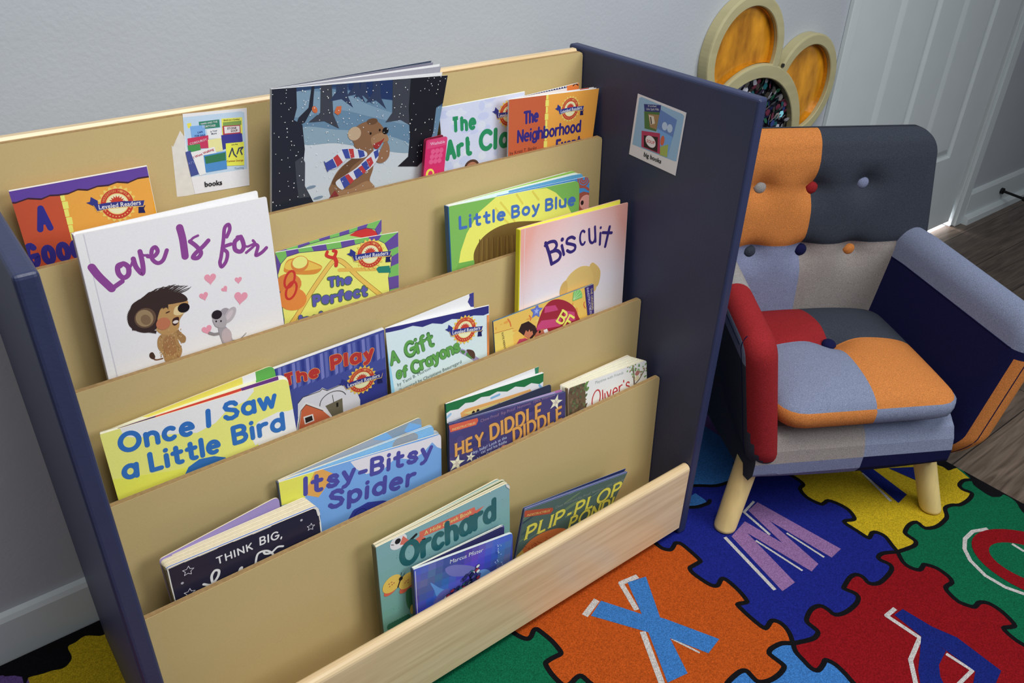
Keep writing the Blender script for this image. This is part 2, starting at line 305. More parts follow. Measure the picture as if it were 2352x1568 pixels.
# ------------------------------------------------------------------ printed faces
class Sheet:
    """a flat printed face: quad corners TL,TR,BR,BL (world), rounded corners, artwork as thin layers of ink"""
    dz = 2.5e-5
    def __init__(s, TL, TR, BR, BL, n, round=(0, 0, 0, 0), outline=None):
        s.o = Vector(TL); s.ex = (Vector(TR)-s.o).normalized(); s.n = Vector(n).normalized()
        if s.n.dot(CAM-s.o) < 0: s.n = -s.n
        s.ey = s.n.cross(s.ex); s.layer = 1; s.sub = 0; s.tris = []
        Q = [s.loc(p) for p in (TL, TR, BR, BL)]
        s.w = Q[1][0]; s.h = -.5*(Q[2][1]+Q[3][1]); s.quad = Q
        if outline: s.out = outline
        else:
            s.out = []
            for i in range(4):
                p = Vector(Q[i]); r = round[i]
                if r <= 0: s.out.append(Q[i]); continue
                a = (Vector(Q[i-1])-p).normalized(); b = (Vector(Q[(i+1) % 4])-p).normalized(); p0 = p+a*r; p1 = p+b*r
                for k in range(7):
                    t = k/6; q = p0*(1-t)**2+p*2*t*(1-t)+p1*t*t; s.out.append((q.x, q.y))
        ar = sum(s.out[i][0]*s.out[(i+1) % len(s.out)][1]-s.out[(i+1) % len(s.out)][0]*s.out[i][1] for i in range(len(s.out)))
        s.clipper = s.out if ar > 0 else s.out[::-1]
        xs = [p[0] for p in s.out]; ys = [p[1] for p in s.out]; m = .004
        m += max(round); s.bb = (max(Q[0][0], Q[3][0])+m, min(Q[1][0], Q[2][0])-m, max(Q[2][1], Q[3][1])+m, min(Q[0][1], Q[1][1])-m)
    def loc(s, P): d = Vector(P)-s.o; return (d.dot(s.ex), d.dot(s.ey))
    def px(s, u, v): return s.loc(unproject(u, v, s.n, s.n.dot(s.o)))
    def world(s, x, y, z=0): return s.o+s.ex*x+s.ey*y+s.n*z
    def P(s, pts, crop=None):
        if crop is None: return [s.px(*p) for p in pts]
        ox, oy, k = crop; return [s.px(ox+a/k, oy+b/k) for a, b in pts]
    def tri(s, T, col):
        bb = s.bb
        if not all(bb[0] < p[0] < bb[1] and bb[2] < p[1] < bb[3] for p in T):
            C = s.clipper; n = len(C); T = [tuple(p[:2]) for p in T]
            for i in range(n):
                a, b = C[i], C[(i+1) % n]; out = []
                for j in range(len(T)):
                    p, q = T[j-1], T[j]
                    dp = (b[0]-a[0])*(p[1]-a[1])-(b[1]-a[1])*(p[0]-a[0]); dq = (b[0]-a[0])*(q[1]-a[1])-(b[1]-a[1])*(q[0]-a[0])
                    if (dp >= 0) != (dq >= 0):
                        t = dp/(dp-dq); out.append((p[0]+(q[0]-p[0])*t, p[1]+(q[1]-p[1])*t))
                    if dq >= 0: out.append(q)
                T = out
                if len(T) < 3: return
        s.tris.append((T, s.layer+(s.sub % 60)*.016, col))
    def up(s): s.layer += 1; s.sub = 0
    def poly(s, pts, col, crop=None, smooth=False, local=False, closed=True, same=False):
        L = list(pts) if local else s.P(pts, crop)
        if smooth: L = smooth_line(L, True, 5)
        if isinstance(col, tuple) and len(col) == 3: col = rgb(col, GAIN, .08)
        for t in tessellate_polygon([[Vector((p[0], p[1], 0)) for p in L]]): s.tri([L[i] for i in t], col)
        s.sub += 1
        if not same: s.up()
    def disc(s, c, rx, ry, col, crop=None, local=False, rot=0, n=18, same=False):
        """c in pixels (or local), radii in metres"""
        x, y = c if local else s.P([c], crop)[0]; cr, sr = math.cos(rot), math.sin(rot)
        s.poly([(x+rx*math.cos(a)*cr-ry*math.sin(a)*sr, y+rx*math.cos(a)*sr+ry*math.sin(a)*cr) for a in [2*math.pi*i/n for i in range(n)]], col, local=True, same=same)
    def line(s, pts, wd, col, crop=None, smooth=False, local=False, closed=False, same=False, caps=True):
        L = list(pts) if local else s.P(pts, crop)
        if smooth: L = smooth_line(L, closed, 6)
        if closed: L = L+[L[0]]
        if len(col) == 3: col = rgb(col, GAIN, .08)
        W = wd if isinstance(wd, (list, tuple)) else None
        V = [Vector(p) for p in L]; n = len(V); h = [(W[0]+(W[1]-W[0])*i/(n-1))/2 if W else wd/2 for i in range(n)]
        keep = [0]+[i for i in range(1, n) if (V[i]-V[i-1]).length > 1e-7]; V = [V[i] for i in keep]; h = [h[i] for i in keep]; n = len(V)
        if n < 2: return
        D_ = [(V[i+1]-V[i]).normalized() for i in range(n-1)]
        loop = closed and n > 3
        def joint(i):
            """left and right points at vertex i for the segment before and after it"""
            if loop: a_, b_ = D_[(i-1) % (n-1)], D_[i % (n-1)]
            else: a_, b_ = D_[max(i-1, 0)], D_[min(i, n-2)]
            pa, pb = Vector((-a_.y, a_.x)), Vector((-b_.y, b_.x)); m = pa+pb
            c_ = a_.dot(b_)
            if c_ < .25: return None, pa*h[i], pb*h[i]
            m = m/(m.length_squared/2); return m*h[i], None, None
        J = [joint(i) for i in range(n)]
        for i in range(n-1):
            a0 = J[i][0] if J[i][0] is not None else J[i][2]; a1 = J[i+1][0] if J[i+1][0] is not None else J[i+1][1]
            s.tri([V[i]+a0, V[i]-a0, V[i+1]-a1, V[i+1]+a1], col); s.sub += 1
        for i in range(n):
            end = (i == 0 or i == n-1) and not loop
            if (end and caps or (J[i][0] is None and not end)) and h[i] > .0003:
                s.tri([(V[i].x+h[i]*math.cos(a), V[i].y+h[i]*math.sin(a)) for a in [math.pi*k/6 for k in range(12)]], col); s.sub += 1
        if not same: s.up()
    def letters(s, body, A, B, top, wt, col, crop=None, slant=0., slab=0., gap=.17, outline=None, space=.38, wob=0.):
        """stroke lettering from baseline point A to baseline point B; top = a point at cap height above A"""
        a, b, t = [Vector(p) for p in s.P([A, B, top], crop)]
        d = (b-a); Ln = d.length; d.normalize(); p = Vector((-d.y, d.x)); hgt = abs((t-a).dot(p)); wv = wt*hgt
        adv = []; x = 0.
        for ch in body:
            if ch == ' ': adv.append(x); x += space; continue
            adv.append(x); x += GL[ch][0]+wt+gap
        tot = x-gap; sx = Ln/tot/hgt
        for wd, cc in (([(wv+outline[0]*2, outline[1])] if outline else [])+[(wv, col)]):
            for ch, x0 in zip(body, adv):
                if ch == ' ': continue
                dy = random.uniform(-wob, wob)*hgt
                def M(q): 
                    yy = wt/2+q[1]*(1-wt); xx = (x0+wt/2+q[0])*sx+slant*yy
                    return tuple(a+d*(xx*hgt)+p*(yy*hgt+dy))
                for st in GL[ch][1]:
                    s.line([M(q) for q in st], wd, cc, local=True, same=True, caps=slab == 0 or len(st) > 2)
                    if slab and len(st) <= 4 and abs(st[0][0]-st[-1][0]) < .02:
                        for q in (st[0], st[-1]):
                            if q[1] in (0, 1, .68, -.3): s.line([M((q[0]-slab, q[1])), M((q[0]+slab, q[1]))], wd*.42, cc, local=True, same=True, caps=False)
            s.up()
    def text(s, body, A, B, col, crop=None, hgt=None, bold=0., same=False, local=False):
        T = font_tris(body, bold)
        if not T: return
        a, b = [Vector(p) for p in ((A, B) if local else s.P([A, B], crop))]
        d = b-a; Ln = d.length; d.normalize(); p = Vector((-d.y, d.x))
        x0 = min(q[0] for t in T for q in t); x1 = max(q[0] for t in T for q in t); k = Ln/(x1-x0); ky = hgt/.72 if hgt else k
        if len(col) == 3: col = rgb(col, GAIN, .08)
        for t in T: s.tri([tuple(a+d*((q[0]-x0)*k)+p*(q[1]*ky)) for q in t], col)
        if not same: s.up()
    def star(s, c, r, col, crop=None, rot=0., inner=.42):
        x, y = s.P([c], crop)[0]
        s.poly([(x+r*(1 if i % 2 == 0 else inner)*math.sin(rot+math.pi*i/5), y+r*(1 if i % 2 == 0 else inner)*math.cos(rot+math.pi*i/5)) for i in range(10)], col, local=True)
    def star_line(s, c, r, col, crop=None, wd=.0007):
        x, y = s.P([c], crop)[0]
        s.line([(x+r*(1 if i % 2 == 0 else .48)*math.sin(.2+math.pi*i/5), y+r*(1 if i % 2 == 0 else .48)*math.cos(.2+math.pi*i/5)) for i in range(10)], wd, col, local=True, closed=True)
    def seal(s, c, right, col_sun, crop=None, R=.0185, cut=True):
        """red sun seal with a blue ribbon: the series logo on the readers"""
        C, Rt = [Vector(p) for p in s.P([c, right], crop)]; d = (Rt-C).normalized(); p = Vector((-d.y, d.x))
        def M(x, y): return tuple(C+d*x*R+p*y*R)
        def ring(r, n, col, lobes=0):
            if lobes: pts = [M((r+.09*math.cos(lobes*a))*math.cos(a), (r+.09*math.cos(lobes*a))*math.sin(a)) for a in [2*math.pi*i/n for i in range(n)]]
            else: pts = [M(r*math.cos(a), r*math.sin(a)) for a in [2*math.pi*i/n for i in range(n)]]
            s.poly(pts, col, local=True)
        ring(1.05, 120, col_sun, 20); ring(.95, 36, (186, 52, 34)); ring(.66, 30, (232, 196, 120)); ring(.6, 30, (238, 222, 170))
        ray = []
        for i in range(19): 
            a = math.pi*i/18; r = .5 if i % 2 else .34
            ray.append(M(r*math.cos(a), .05+r*math.sin(a)))
        s.poly(ray, (186, 52, 34), local=True); ring(.2, 14, (186, 52, 34))
        word = 'HOUGHTON MIFFLIN'
        for i, ch in enumerate(word):
            if ch == ' ': continue
            a = math.radians(158-136*i/15); r = .74; q = .075; tx, ty = math.sin(a), -math.cos(a)
            s.text(ch, M(r*math.cos(a)-tx*q*.8, r*math.sin(a)-ty*q*.8), M(r*math.cos(a)+tx*q*.8, r*math.sin(a)+ty*q*.8), (214, 150, 80), local=True, hgt=R*.15, same=True)
        s.up()
        for i in range(11):
            a = math.radians(205+130*i/10); s.disc(M(.8*math.cos(a), .8*math.sin(a)), R*.045, R*.045, (226, 170, 96), local=True, n=5, same=True)
        s.up()
        blue = (44, 52, 128); dkb = (26, 30, 86)
        s.poly([M(-1.3, .02), M(-1.72, .3), M(-1.5, .34), M(-1.42, .62), M(-1.08, .34), M(-1.1, -.05)], blue, local=True)
        s.poly([M(1.2, -.36), M(1.62, -.3), M(1.5, -.5), M(1.56, -.78), M(1.15, -.74)], dkb, local=True)
        top = [(-1.36, .12), (-.6, .17), (.4, .14), (1.0, .06), (1.62, .02)]; bot = [(1.5, -.36), (1.0, -.3), (.3, -.24), (-.5, -.22), (-1.2, -.32)]
        s.poly([M(x, y-.02) for x, y in top+bot], (222, 176, 92), local=True)
        s.poly([M(x*.985, y*.9) for x, y in top+bot], blue, local=True)
        s.text('Leveled Readers', M(-1.08, -.2), M(1.36, -.22), (228, 230, 240), local=True, hgt=R*.29, bold=.01)
    def into(s, mb, base, cede, th, cback=None):
        """add the slab itself and its artwork to mb"""
        fr = [s.world(x, y) for x, y in s.out]; bk = [s.world(x, y, -th) for x, y in s.out]
        mb.prism(fr, bk, base, cede, cback or base)
        for T, l, c in s.tris: mb.face([s.world(p[0], p[1], l*s.dz) for p in T], c)
        return mb
print_m = material('printed_gloss', None, .36, .42, attr=True, noise=.03, nscale=500)
paper_m = material('paper_leaves', None, .6, .25, attr=True, noise=.05, nscale=300)
card_m = material('printed_card', None, .5, .35, attr=True, noise=.03, nscale=400)
WHITE = rgb((226, 222, 212), GAIN); CREAM = rgb((212, 202, 176), GAIN)
def crop(x, y, k=3.5636): return (x, y, k)
cA, cB, cC, cD, cE = crop(0, 350), crop(380, 90), crop(960, 90), crop(160, 420), crop(600, 480)
cF, cG = crop(980, 380, 4.3556), crop(1000, 620, 4.3556)
cH, cI, cJ, cK, cL = crop(200, 800), crop(600, 920), crop(980, 800), crop(340, 1100), crop(840, 1060)
def lerp(a, b, t): return a+(b-a)*t
def book(name, label, row, fr, s, k, TL, TR, BL=None, BR=None, base=(220, 220, 222), th=.0022, T=.012, T2=None, leaves=4, lth=.0012, rnd=(0, 0, 0, 0), hgt=None,
         leafcols=None, art=None, leafart=None, edge=None, spine=None, group='picture books in the display shelf', back=None, inset=.002, cat='book', lt=None, tl_px=None):
    """front cover through four photo points on a plane leaning in pocket `row`; leaves and back cover hinge on the left"""
    zr = PZ[row+1] if row < 4 else ZF
    y0 = panel_y(row, zr); y1 = (PY[row+1]+TH) if row < 4 else -D+.02
    n = Vector((-k, 1, -s)); yb = y0+(y1-y0)*fr; d = yb-s*zr-k*.45
    nn = n.normalized(); dd = d/n.length
    if nn.y > 0: nn = -nn; dd = -dd           # towards the room
    tl, tr = unproject(*TL, nn, dd), unproject(*TR, nn, dd); ex = (tr-tl).normalized(); dn = nn.cross(ex)
    if dn.z > 0: dn = -dn
    zl = zr-POCK[row]+.001
    def down(t, q):
        dv = dn
        if q is not None: dv = (unproject(*q, nn, dd)-t).normalized()
        return t+dv*((hgt if hgt else (t.z-zl)/-dv.z))
    bl, br = down(tl, BL), down(tr, BR)
    low = min(bl.z, br.z)
    if low < zl:                               # keep both lower corners on the ledge
        if bl.z < zl: bl = bl+(tl-bl)*((zl-bl.z)/(tl.z-bl.z))
        if br.z < zl: br = br+(tr-br)*((zl-br.z)/(tr.z-br.z))
    sh = Sheet(tl, tr, br, bl, nn, rnd)
    root = thing(name, label, cat, tuple((bl+br)/2), 0, group)
    T2 = T if T2 is None else T2
    edge = edge or WHITE
    if art: art(sh)
    b = MB(); sh.into(b, rgb(base, GAIN), edge, th, back and rgb(back, GAIN)); child(b, 'front_cover', print_m, root)
    def leafsheet(f, shrink=inset, rr=rnd, key=None):
        """a leaf a fraction f of the way to the back, or with its far upper corner at a photo point and depth"""
        q = sh.quad
        if lt and 'block' in lt and key != 'back':
            pxy, Tr = lt['block']; d0 = sh.n.dot(sh.o); g = (f*leaves+.6)/leaves
            A = [tl-sh.n*th, tr-sh.n*th, br-sh.n*th, bl-sh.n*th]; bR = unproject(*pxy, sh.n, d0-Tr); bL = unproject(*tl_px, sh.n, d0-T)
            B_ = [bL, bR, bR+(br-tr), bL+(bl-tl)]
            P = [a_*(1-g)+b_*g for a_, b_ in zip(A, B_)]
            for i_, j_ in ((2, 1), (3, 0)):
                if P[i_].z < zl: P[i_] = P[i_]+(P[j_]-P[i_])*((zl-P[i_].z)/(P[j_].z-P[i_].z))
            return Sheet(P[0], P[1], P[2], P[3], (P[1]-P[0]).cross(P[3]-P[0]).normalized(), rr)
        if lt and key in lt:
            pxy, Tr = lt[key]; Tl = th+.0003+(T-2*th)*f
            tR = unproject(*pxy, sh.n, sh.n.dot(sh.o)-Tr); tL = tl+ex*.0004-sh.n*Tl
            if tl_px and key == 'back': tL = unproject(*tl_px, sh.n, sh.n.dot(sh.o)-Tl)
            P = [tL, tR, tR+(br-tr), tL+(bl-tl)]
            zb_ = min(p_.z for p_ in P[2:])
            for i_, j_ in ((2, 1), (3, 0)):
                if P[i_].z < zl: P[i_] = P[i_]+(P[j_]-P[i_])*((zl-P[i_].z)/(P[j_].z-P[i_].z))
            return Sheet(P[0], P[1], P[2], P[3], (P[1]-P[0]).cross(P[3]-P[0]).normalized(), rr)
        off = lambda x: -(th+.0003+lerp(T-2*th, T2-2*th, max(0, min(1, x/sh.w)))*f)
        def mk(x, y): return sh.world(x, y, off(x))
        P = [mk(q[0][0]+.0005, q[0][1]-shrink), mk(q[1][0]-shrink, q[1][1]-shrink), mk(q[2][0]-shrink, q[2][1]+shrink), mk(q[3][0]+.0005, q[3][1]+shrink)]
        nv = (P[1]-P[0]).cross(P[3]-P[0]).normalized()
        return Sheet(P[0], P[1], P[2], P[3], nv, rr)
    if leaves:
        pb = MB()
        for i in range(leaves):
            f = (i+.0)/(max(leaves, 1)); lsh = leafsheet(f, key=i)
            c = rgb(leafcols[i % len(leafcols)], GAIN) if leafcols and leafcols[i % len(leafcols)] else WHITE
            if leafart and i in leafart: leafart[i](lsh)
            e = edge if i % 2 == 0 else tuple(v*.86 for v in edge[:3])+(1,)
            lsh.into(pb, c, e, lth, c)
        child(pb, 'pages', paper_m, root)
    bs = leafsheet(1.0, 0.0, key='back')
    if leafart and 'back' in leafart: leafart['back'](bs)
    b = MB(); bs.into(b, rgb(back, GAIN) if back else rgb(base, GAIN), edge, th, rgb(base, GAIN)); child(b, 'back_cover', print_m, root)
    if spine:
        b = MB(); q = sh.quad; w0 = .0018
        F = [sh.world(q[0][0]-w0, q[0][1], .0002), sh.world(q[0][0]+.0006, q[0][1], .0002), sh.world(q[3][0]+.0006, q[3][1], .0002), sh.world(q[3][0]-w0, q[3][1], .0002)]
        K = [p-sh.n*(T+.0006) for p in F]
        b.prism(F, K, rgb(spine, GAIN), rgb(spine, GAIN)); o = child(b, 'spine', print_m, root, bevel=.0008)
    return root, sh
# ------------------------------------------------------------------ the books, pocket by pocket
R0 = random.Random(3)
PAPERBACK = 'paperback readers in the display shelf'; BOARD = 'board books in the display shelf'; SOFT = 'soft crinkled booklets in the display shelf'; HARD = 'hardcover picture books in the display shelf'
# ---- top pocket
def a_good(s):
    s.poly([(-900, 560), (140, 350), (490, 330), (600, 740), (640, 900), (300, 1100), (-900, 1300)], (184, 72, 38), cA)
    s.poly([(490, 330), (1230, 190), (1300, 900), (640, 1000), (600, 740)], (226, 152, 44), cA)
    for i in range(7):
        x = 488+i*17; y = 340+i*64
        s.poly([(x, y), (x+36+(i % 2)*12, y-4), (x+48+(i % 2)*12, y+54), (x+14, y+60)], (232, 216, 90), cA, same=True)
    s.up()
    top = [(-900, 250), (-200, 300), (1186, 90), (1240, 100)]
    wave = [(1225, 190), (1130, 205), (1050, 240), (960, 235), (890, 262), (800, 270), (720, 300), (640, 296), (560, 330), (480, 342), (410, 345), (340, 375), (230, 370), (130, 405), (0, 405), (-150, 445), (-900, 560)]
    s.poly([(p[0], p[1]+10) for p in top]+[(p[0]-4, p[1]+14) for p in wave], (60, 34, 50), cA); s.poly(top+wave, (92, 62, 150), cA)
    s.letters('A', (322, 655), (430, 637), (300, 437), .21, (44, 42, 130), cA)
    s.letters('G', (250, 958), (330, 940), (215, 745), .21, (44, 42, 130), cA); s.letters('o', (370, 925), (462, 908), (330, 705), .2, (44, 42, 130), cA); s.letters('o', (490, 902), (585, 884), (452, 680), .2, (44, 42, 130), cA); s.letters('d', (606, 880), (690, 862), (570, 660), .2, (44, 42, 130), cA)
    s.seal((960, 420), (1160, 395), (232, 190, 84), cA, .0195)
book('paperback_booklet', 'orange and rust paperback with a purple wavy top, far left of the top pocket', 0, .35, .06, .01, (20, 440), (337, 382), None, (359, 487.5), base=(226, 152, 44), th=.0004, T=.004, leaves=3, lth=.0003, art=a_good, group=PAPERBACK, inset=-.0006)

def snow(s):
    s.poly([(860, 380), (2360, 200), (2360, 1300), (860, 1500)], (184, 192, 198), cB)
    s.poly([(860, 380), (2360, 200), (2360, 760), (2000, 880), (1700, 830), (1500, 780), (1300, 760), (1100, 850), (860, 900)], (92, 124, 150), cB)
    s.poly([(860, 350), (2360, 200), (2360, 560), (2000, 520), (1700, 480), (1500, 420), (1300, 400), (860, 430)], (56, 82, 116), cB)
    s.poly([(1480, 300), (2360, 200), (2360, 520), (2000, 510), (1800, 490), (1640, 470), (1500, 410)], (30, 50, 92), cB)
    s.poly([(1050, 440), (1300, 430), (1480, 450), (1650, 530), (1850, 600), (1990, 640), (1990, 700), (1700, 640), (1400, 580), (1050, 640)], (112, 140, 162), cB, smooth=True)
    s.poly([(1130, 860), (1400, 850), (1700, 900), (1990, 930), (1990, 850), (1700, 760), (1400, 740), (1130, 720)], (124, 150, 166), cB, smooth=True)
    s.poly([(860, 350), (1500, 300), (1500, 390), (1300, 395), (1050, 430), (860, 440)], (40, 62, 98), cB)
    dark = (34, 38, 50); dk2 = (56, 60, 70)
    for x, y0, w, y1 in ((1270, 350, 90, 640), (1400, 330, 80, 470), (1540, 320, 40, 430), (1600, 310, 36, 440), (1700, 305, 50, 480), (1860, 300, 130, 640), (1950, 300, 60, 560)):
        s.poly([(x, y0), (x+w, y0-12), (x+w+14, y1), (x+w+56, y1+90), (x+w*.5, y1+20), (x-60, y1+40), (x-4, y1-40)], dk2 if y1 > 500 else (44, 56, 84), cB)
    s.poly([(1240, 620), (1370, 610), (1420, 730), (1300, 670), (1170, 680)], dk2, cB)
    s.poly([(1200, 360), (1220, 360), (1205, 560), (1140, 680), (1060, 720), (1090, 640), (1170, 560)], dark, cB)
    s.poly([(860, 395), (1070, 385), (1075, 560), (1050, 660), (1120, 700), (1140, 900), (1130, 1000), (1140, 1200), (1215, 1340), (860, 1440)], (32, 36, 48), cB)
    s.poly([(1060, 1000), (1120, 960), (1142, 1010), (1140, 1200), (1180, 1290), (1090, 1300), (1070, 1150)], (58, 62, 72), cB)
    s.poly([(2010, 290), (2360, 220), (2300, 500), (2215, 560), (2190, 760), (2120, 980), (2060, 1040), (1900, 1040), (1985, 960), (2000, 800), (1990, 560)], (26, 28, 36), cB)
    for p in ((1190, 1210), (1250, 1295)): s.disc(p, .0075, .002, (110, 130, 150), cB, rot=.1)
    s.poly([(1380, 600), (1400, 550), (1440, 545), (1435, 600), (1410, 620)], (190, 96, 50), cB); s.disc((1220, 575), .0035, .005, (190, 96, 50), cB, rot=.6)
    # a brown bear in a striped scarf
    br = (126, 90, 62); bd = (98, 68, 46); bl = (150, 112, 78)
    s.poly([(1540, 860), (1600, 950), (1480, 1010), (1400, 1090), (1350, 1190), (1340, 1240), (1400, 1300), (1690, 1225), (1670, 1150), (1700, 1040), (1690, 880)], br, cB, smooth=True)
    s.poly([(1400, 1100), (1360, 1180), (1440, 1180), (1520, 1050), (1600, 980), (1560, 960), (1480, 1010)], bd, cB, smooth=True)
    s.poly([(1430, 1290), (1420, 1240), (1520, 1220), (1640, 1160), (1690, 1180), (1690, 1225)], bl, cB, smooth=True)
    s.poly([(1530, 830), (1540, 740), (1620, 680), (1720, 665), (1780, 720), (1800, 770), (1820, 830), (1740, 850), (1700, 890), (1600, 910)], br, cB, smooth=True)
    s.disc((1545, 772), .0105, .0095, (176, 152, 122), cB); s.disc((1690, 672), .009, .0045, bd, cB)
    s.poly([(1680, 810), (1740, 770), (1800, 770), (1822, 830), (1740, 850), (1700, 880)], bl, cB, smooth=True)
    s.disc((1798, 748), .0052, .005, (20, 18, 20), cB); s.disc((1677, 770), .0016, .0018, (24, 18, 18), cB); s.disc((1752, 742), .0016, .0018, (24, 18, 18), cB)
    s.poly([(1700, 860), (1760, 830), (1790, 810), (1740, 890), (1710, 890)], (150, 40, 40), cB, smooth=True)
    s.poly([(1720, 990), (1760, 900), (1800, 830), (1830, 880), (1825, 960), (1770, 1010)], (138, 98, 68), cB, smooth=True)
    scarf = [[(1440, 900), (1560, 895), (1640, 920), (1640, 960), (1560, 975), (1470, 960)], [(1380, 960), (1440, 910), (1480, 970), (1400, 1050), (1340, 1060), (1310, 1020)],
             [(1650, 960), (1720, 900), (1740, 960), (1690, 1040), (1600, 1110), (1540, 1150), (1490, 1190), (1440, 1230), (1390, 1170), (1470, 1110), (1560, 1050)]]
    for q in scarf: s.poly(q, (196, 200, 208), cB, smooth=True)
    for q, c in (([(1440, 900), (1490, 895), (1510, 970), (1470, 975)], 0), ([(1495, 895), (1535, 895), (1545, 965), (1515, 972)], 1), ([(1570, 900), (1620, 912), (1630, 955), (1585, 970)], 0), ([(1300, 1015), (1365, 975), (1400, 1045), (1320, 1075)], 0), ([(1370, 970), (1405, 940), (1450, 1005), (1405, 1045)], 1),
                 ([(1700, 920), (1738, 900), (1742, 950), (1715, 980)], 0), ([(1640, 985), (1680, 960), (1700, 1010), (1670, 1050)], 1), ([(1600, 1020), (1640, 990), (1668, 1050), (1630, 1080)], 0), ([(1535, 1080), (1580, 1050), (1615, 1100), (1560, 1140)], 0), ([(1575, 1050), (1605, 1030), (1640, 1080), (1615, 1100)], 1), ([(1425, 1140), (1465, 1115), (1510, 1180), (1460, 1220)], 0), ([(1465, 1115), (1495, 1100), (1540, 1155), (1510, 1185)], 1)):
        s.poly(q, (54, 70, 148) if c == 0 else (176, 50, 54), cB, same=True)
    s.up()
    for i in range(7): s.line([(1385, 1240), (1340+i*14, 1300-(i % 3)*6)], .0013, (132, 44, 48), cB, same=True)
    for i in range(6): s.line([(1330, 1040), (1296+i*6, 1000+i*16)], .0012, (54, 70, 148), cB, same=True)
    s.up()
    for i in range(360): s.disc((R0.uniform(870, 2330), R0.uniform(200, 1400)), R0.uniform(.0004, .0010), R0.uniform(.0004, .0010), (222, 226, 230), cB, n=6, same=True)
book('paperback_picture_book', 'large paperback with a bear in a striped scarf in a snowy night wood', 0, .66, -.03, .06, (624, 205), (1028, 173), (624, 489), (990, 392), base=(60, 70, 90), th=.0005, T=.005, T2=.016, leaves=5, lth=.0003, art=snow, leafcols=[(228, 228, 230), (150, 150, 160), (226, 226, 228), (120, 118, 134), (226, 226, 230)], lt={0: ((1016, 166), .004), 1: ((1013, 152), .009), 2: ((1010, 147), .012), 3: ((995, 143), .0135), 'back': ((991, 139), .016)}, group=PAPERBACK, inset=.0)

def crayon_box(s):
    s.poly([(2150, 830), (2320, 790), (2320, 860), (2140, 900)], (204, 56, 110), cB)
    s.text('Washable', (2168, 870), (2288, 848), (226, 190, 210), cB)
    for i in range(3):
        for j in range(3): s.disc((2190+i*34-j*8, 920+j*42-i*6), .004, .004, (214, 78, 128), cB, n=8, same=True)
    s.up(); s.disc((2165, 1105), .0075, .0085, (222, 206, 60), cB); s.disc((2168, 1103), .004, .005, (204, 40, 96), cB)
def art_cl(s):
    s.poly([(150, 560), (800, 430), (900, 700), (700, 1000), (200, 1200)], (190, 196, 224), cC)
    for i in range(40): s.disc((R0.uniform(170, 900), R0.uniform(470, 1090)), R0.uniform(.004, .012), R0.uniform(.003, .008), (rgb((198, 203, 228), GAIN), rgb((180, 188, 220), GAIN))[i % 2], cC, same=True)
    s.up()
    g = (22, 132, 84)
    s.letters('The', (280, 778), (475, 738), (263, 640), .23, g, cC, slab=.1)
    s.letters('Art', (232, 1000), (440, 950), (215, 830), .22, g, cC, slab=.1); s.letters('Cla', (500, 925), (745, 885), (480, 745), .22, g, cC)
    s.letters('ss', (790, 870), (980, 830), (770, 700), .22, g, cC)
    s.disc((440, 1040), .014, .011, (78, 50, 38), cC); s.disc((440, 1050), .011, .009, (170, 110, 80), cC)
    s.seal((745, 610), (960, 590), (232, 190, 84), cC, .0195)
book('paperback_booklet', 'lavender paperback with green lettering, behind the rust one at upper right', 0, .36, .06, 0, (1008, 248.5), (1205, 211), (1020.6, 394.5), None, base=(190, 196, 224), th=.0004, T=.003, leaves=2, lth=.0003, art=art_cl, group=PAPERBACK, inset=-.0008, leafcols=[(228, 228, 228), (190, 205, 110)])
def zig(s):
    for i in range(26):
        x = 770+i*21; y = 478-i*4.2
        s.poly([(x, y+8), (x+12, y-20), (x+21, y+6)], (42, 58, 112), cC, same=True)
    s.up(); s.poly([(1220, 340), (1330, 320), (1330, 480), (1220, 480)], (216, 120, 44), cC); s.line([(1270, 380), (1290, 362), (1310, 376)], .002, (60, 36, 30), cC)
book('paperback_booklet', 'paperback with a row of blue zigzags showing above the neighbouring orange cover', 0, .50, .05, 0, (1170, 229), (1329.5, 190.5), None, None, base=(214, 216, 226), th=.0004, T=.0025, leaves=1, lth=.0003, art=zig, group=PAPERBACK)
def neigh(s):
    s.poly([(735, 490), (1050, 440), (1035, 900), (1030, 1300), (700, 1300), (730, 960)], (184, 84, 42), cC)
    s.poly([(1055, 440), (1500, 390), (1450, 900), (1400, 1300), (1030, 1300), (1035, 900)], (222, 150, 46), cC)
    for i in range(8):
        x = 1052-i*2.4; y = 442+i*56
        s.poly([(x-(i % 2)*5, y), (x+16+(i % 2)*6, y-2), (x+15+(i % 2)*6, y+48), (x-2-(i % 2)*5, y+52)], (226, 208, 84), cC, same=True)
    s.up(); b = (48, 38, 116)
    s.letters('The', (868, 700), (985, 676), (852, 592), .2, b, cC, gap=.1)
    s.letters('Neighborhood', (812, 852), (1330, 760), (805, 745), .18, b, cC, gap=.08)
    s.letters('Event', (1128, 930), (1330, 890), (1118, 822), .2, b, cC, gap=.1)
    s.text('by Kristi T. Banks', (752, 948), (970, 898), (70, 40, 40), cC)
    s.seal((1245, 570), (1360, 545), (232, 190, 84), cC, .0185)
def redback(s): s.poly([(1320, 350), (1400, 350), (1400, 480), (1330, 480)], (196, 62, 36), cC)
book('paperback_booklet', 'rust and orange paperback with indigo lettering, rightmost in the top pocket', 0, .72, .05, -.02, (1169, 229), (1376, 203), (1167, 358), (1361, 317), base=(222, 150, 46), th=.0004, T=.003, T2=.013, leaves=2, lth=.0003, art=neigh, group=PAPERBACK, inset=.0, leafcols=[(224, 222, 226), (224, 222, 226)], leafart={'back': redback}, back=(224, 222, 226))
